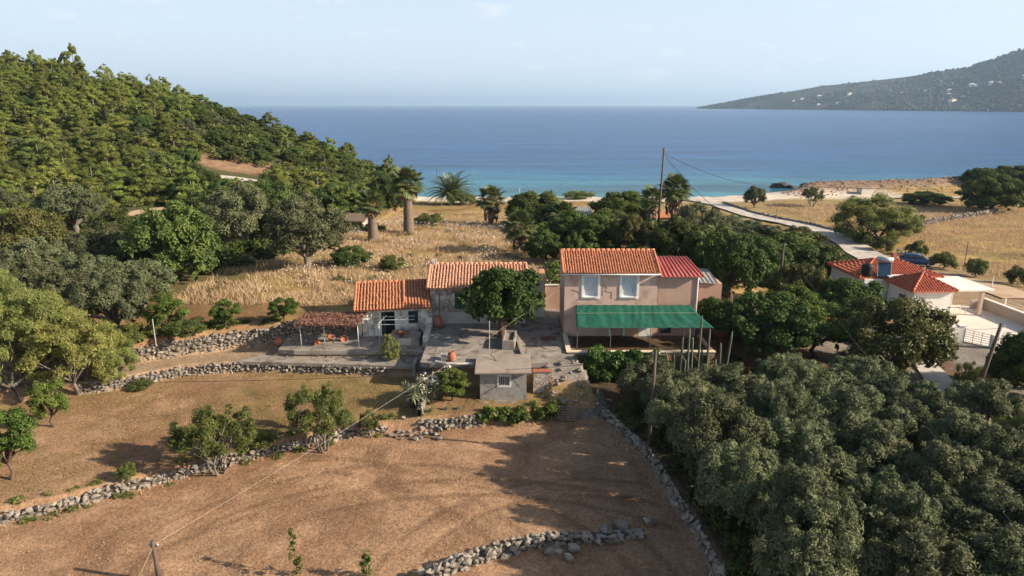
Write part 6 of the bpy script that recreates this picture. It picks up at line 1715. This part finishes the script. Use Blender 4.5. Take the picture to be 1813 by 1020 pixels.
# ------------------------------------------------------------------ grasses
m_gold = leaf_mat('dry_grass_blade', (.31,.215,.105), (.68,.54,.34), .25, .8, .1, 0)
m_straw = leaf_mat('straw_litter', (.20,.12,.065), (.44,.30,.18), .1, .9, .1, 0)
def blades(name, label, cat, X, Y, hmin, hmax, w, mat, lay=0.35, seed=1, greenish=None):
    rg = np.random.default_rng(seed); n = len(X)
    Z = Hnp(X, Y)-.03
    h = rg.uniform(hmin, hmax, n)*(.55+.9*fbm(X*.3, Y*.3)); a = rg.uniform(0, 6.28, n)
    dx = rg.normal(0, lay, n)*h; dy = rg.normal(0, lay, n)*h
    ca, sa = np.cos(a)*w*.5, np.sin(a)*w*.5
    B = np.stack([X, Y, Z], -1)
    V = np.stack([B+np.stack([ca, sa, np.zeros(n)], -1), B-np.stack([ca, sa, np.zeros(n)], -1), B+np.stack([dx-ca*.3, dy-sa*.3, h], -1), B+np.stack([dx+ca*.3, dy+sa*.3, h*.98], -1)], 1)
    t = np.clip(.5*fbm(X*.25+4, Y*.25)+.6*rg.random(n)-.05, 0, 1)
    me = np_mesh(name, V.reshape(-1,3), np.arange(n*4).reshape(n,4), False, {'tint': ('FLOAT', np.repeat(t, 4))}); me.materials.append(mat)
    return tag(link(name, me), label, cat, kind='stuff')
def region(n, x0, x1, y0, y1, test, seed):
    rg = np.random.default_rng(seed); X = rg.uniform(x0, x1, n); Y = rg.uniform(y0, y1, n); k = test(X, Y); return X[k], Y[k]
b3f = lambda X: np.interp(X, W3X, W3Y)
X, Y = region(130000, -31, 6, 53, 128, lambda X, Y: (Y > b3f(X)+.3) & (X > -31+(Y-70)*.12) & (vnoise(X*.35+8, Y*.35) + .45*fbm(X*.12+3, Y*.12)+ .4*RNG.random(len(X)) > .79) & ((Y > 61.5) | (X < -13.5)) & ~((X < -17) & (Y < 58)), 1)
blades('dry_grass', 'tall golden dry grass on the slope behind the cottages', 'grass', X, Y, .16, .62, .05, m_gold, lay=.55)
X, Y = region(26000, -24, 4, 56, 110, lambda X, Y: (Y > b3f(X)+.4) & (vnoise(X*.3, Y*.3) > .5) & ((Y > 61.5) | (X < -13.5)), 2)
k = np.arange(0, len(X), 6)
Zf = Hnp(X[k], Y[k]); rg = np.random.default_rng(3)
V, F = leaves(np.stack([X[k], Y[k], Zf+rg.uniform(.6,1.1,len(k))], -1), unit(rg.normal(size=(len(k),3))*.3+np.array([0,-.3,1.])), .13, .12, rng=rg)
fm = np_mesh('wildflowers', V, F); fm.materials.append(M('umbel_white', (.55,.50,.42), (.66,.62,.54), scale=5)); tag(link('wildflowers', fm), 'pale dried flower heads scattered through the golden grass', 'flowers', kind='stuff')
X, Y = region(100000, 44, 150, 82, 152, lambda X, Y: (X > 58+(Y-92)*-.05) & (vnoise(X*.2, Y*.2)+.4*RNG.random(len(X)) > .45), 4)
blades('field_grass', 'golden dry grass covering the field beyond the villa', 'grass', X, Y, .18, .5, .08, m_gold, seed=4)
xbf = lambda Y: np.interp(Y, W6Y, W6X)
X, Y = region(60000, -31, 9, 19, 44, lambda X, Y: (Y < np.interp(X, W1X, W1Y)-.3) & (X < xbf(Y)-.3), 5)
blades('field_straw', 'short straw stubble on the near field', 'straw', X, Y, .02, .09, .05, m_straw, lay=1.6, seed=5)
X, Y = region(70000, -31, -6, 31, 49, lambda X, Y: (Y > np.interp(X, W1X, W1Y)+.3) & (Y < np.interp(X, W2X, W2Y)-.3), 6)
blades('meadow_stubble', 'thin brownish stubble on the field below the footpath', 'straw', X, Y, .02, .10, .045, leaf_mat('meadow_blade', (.15,.11,.04), (.33,.25,.10), .15, .9, .1, 0), lay=1.2, seed=6)
X, Y = region(9000, -31, 9, 19, 44.5, lambda X, Y: (abs(Y-np.interp(X, W1X, W1Y)+.55) < .5*RNG.random(len(X))+.1) | (abs(X-xbf(Y)+.6) < .4), 7)
blades('wall_grass', 'dry tufts along the foot of the field walls', 'grass', X, Y, .12, .4, .05, m_gold, seed=7)
# sprigs at the bottom edge of the field
for px, py, s, lab in [(525,1020,1.3,'thin leafy sapling at the bottom edge of the field'),(650,1024,.8,'small green sprig at the bottom edge right of the sapling')]:
    p = G(px, py); leafy('sapling', lab, 'sapling', p, [(np.array([g2.normal(0,.12), g2.normal(0,.12), z]), .2) for z in np.linspace(.2, s*1.6, 9)], 300, .09, .05, L_citrus)
HAZE_D = 0.00008
# ------------------------------------------------------------------ haze over the bay
hb = MB(); hb.box(-43000, 43000, -300, 43000, -13.5, 380)
mh_ = bpy.data.materials.new('haze_air'); mh_.use_nodes = True
nt = mh_.node_tree
for n in list(nt.nodes): nt.nodes.remove(n)
o_ = nt.nodes.new('ShaderNodeOutputMaterial'); pv = nt.nodes.new('ShaderNodeVolumePrincipled')
pv.inputs['Color'].default_value = (.54,.75,1.0,1)
pv.inputs['Density'].default_value = HAZE_D
pv.inputs['Anisotropy'].default_value = .2
nt.links.new(pv.outputs['Volume'], o_.inputs['Volume'])
tag(hb.build('haze', mh_), 'thin bluish haze over the bay and the far hill', 'haze', kind='stuff')
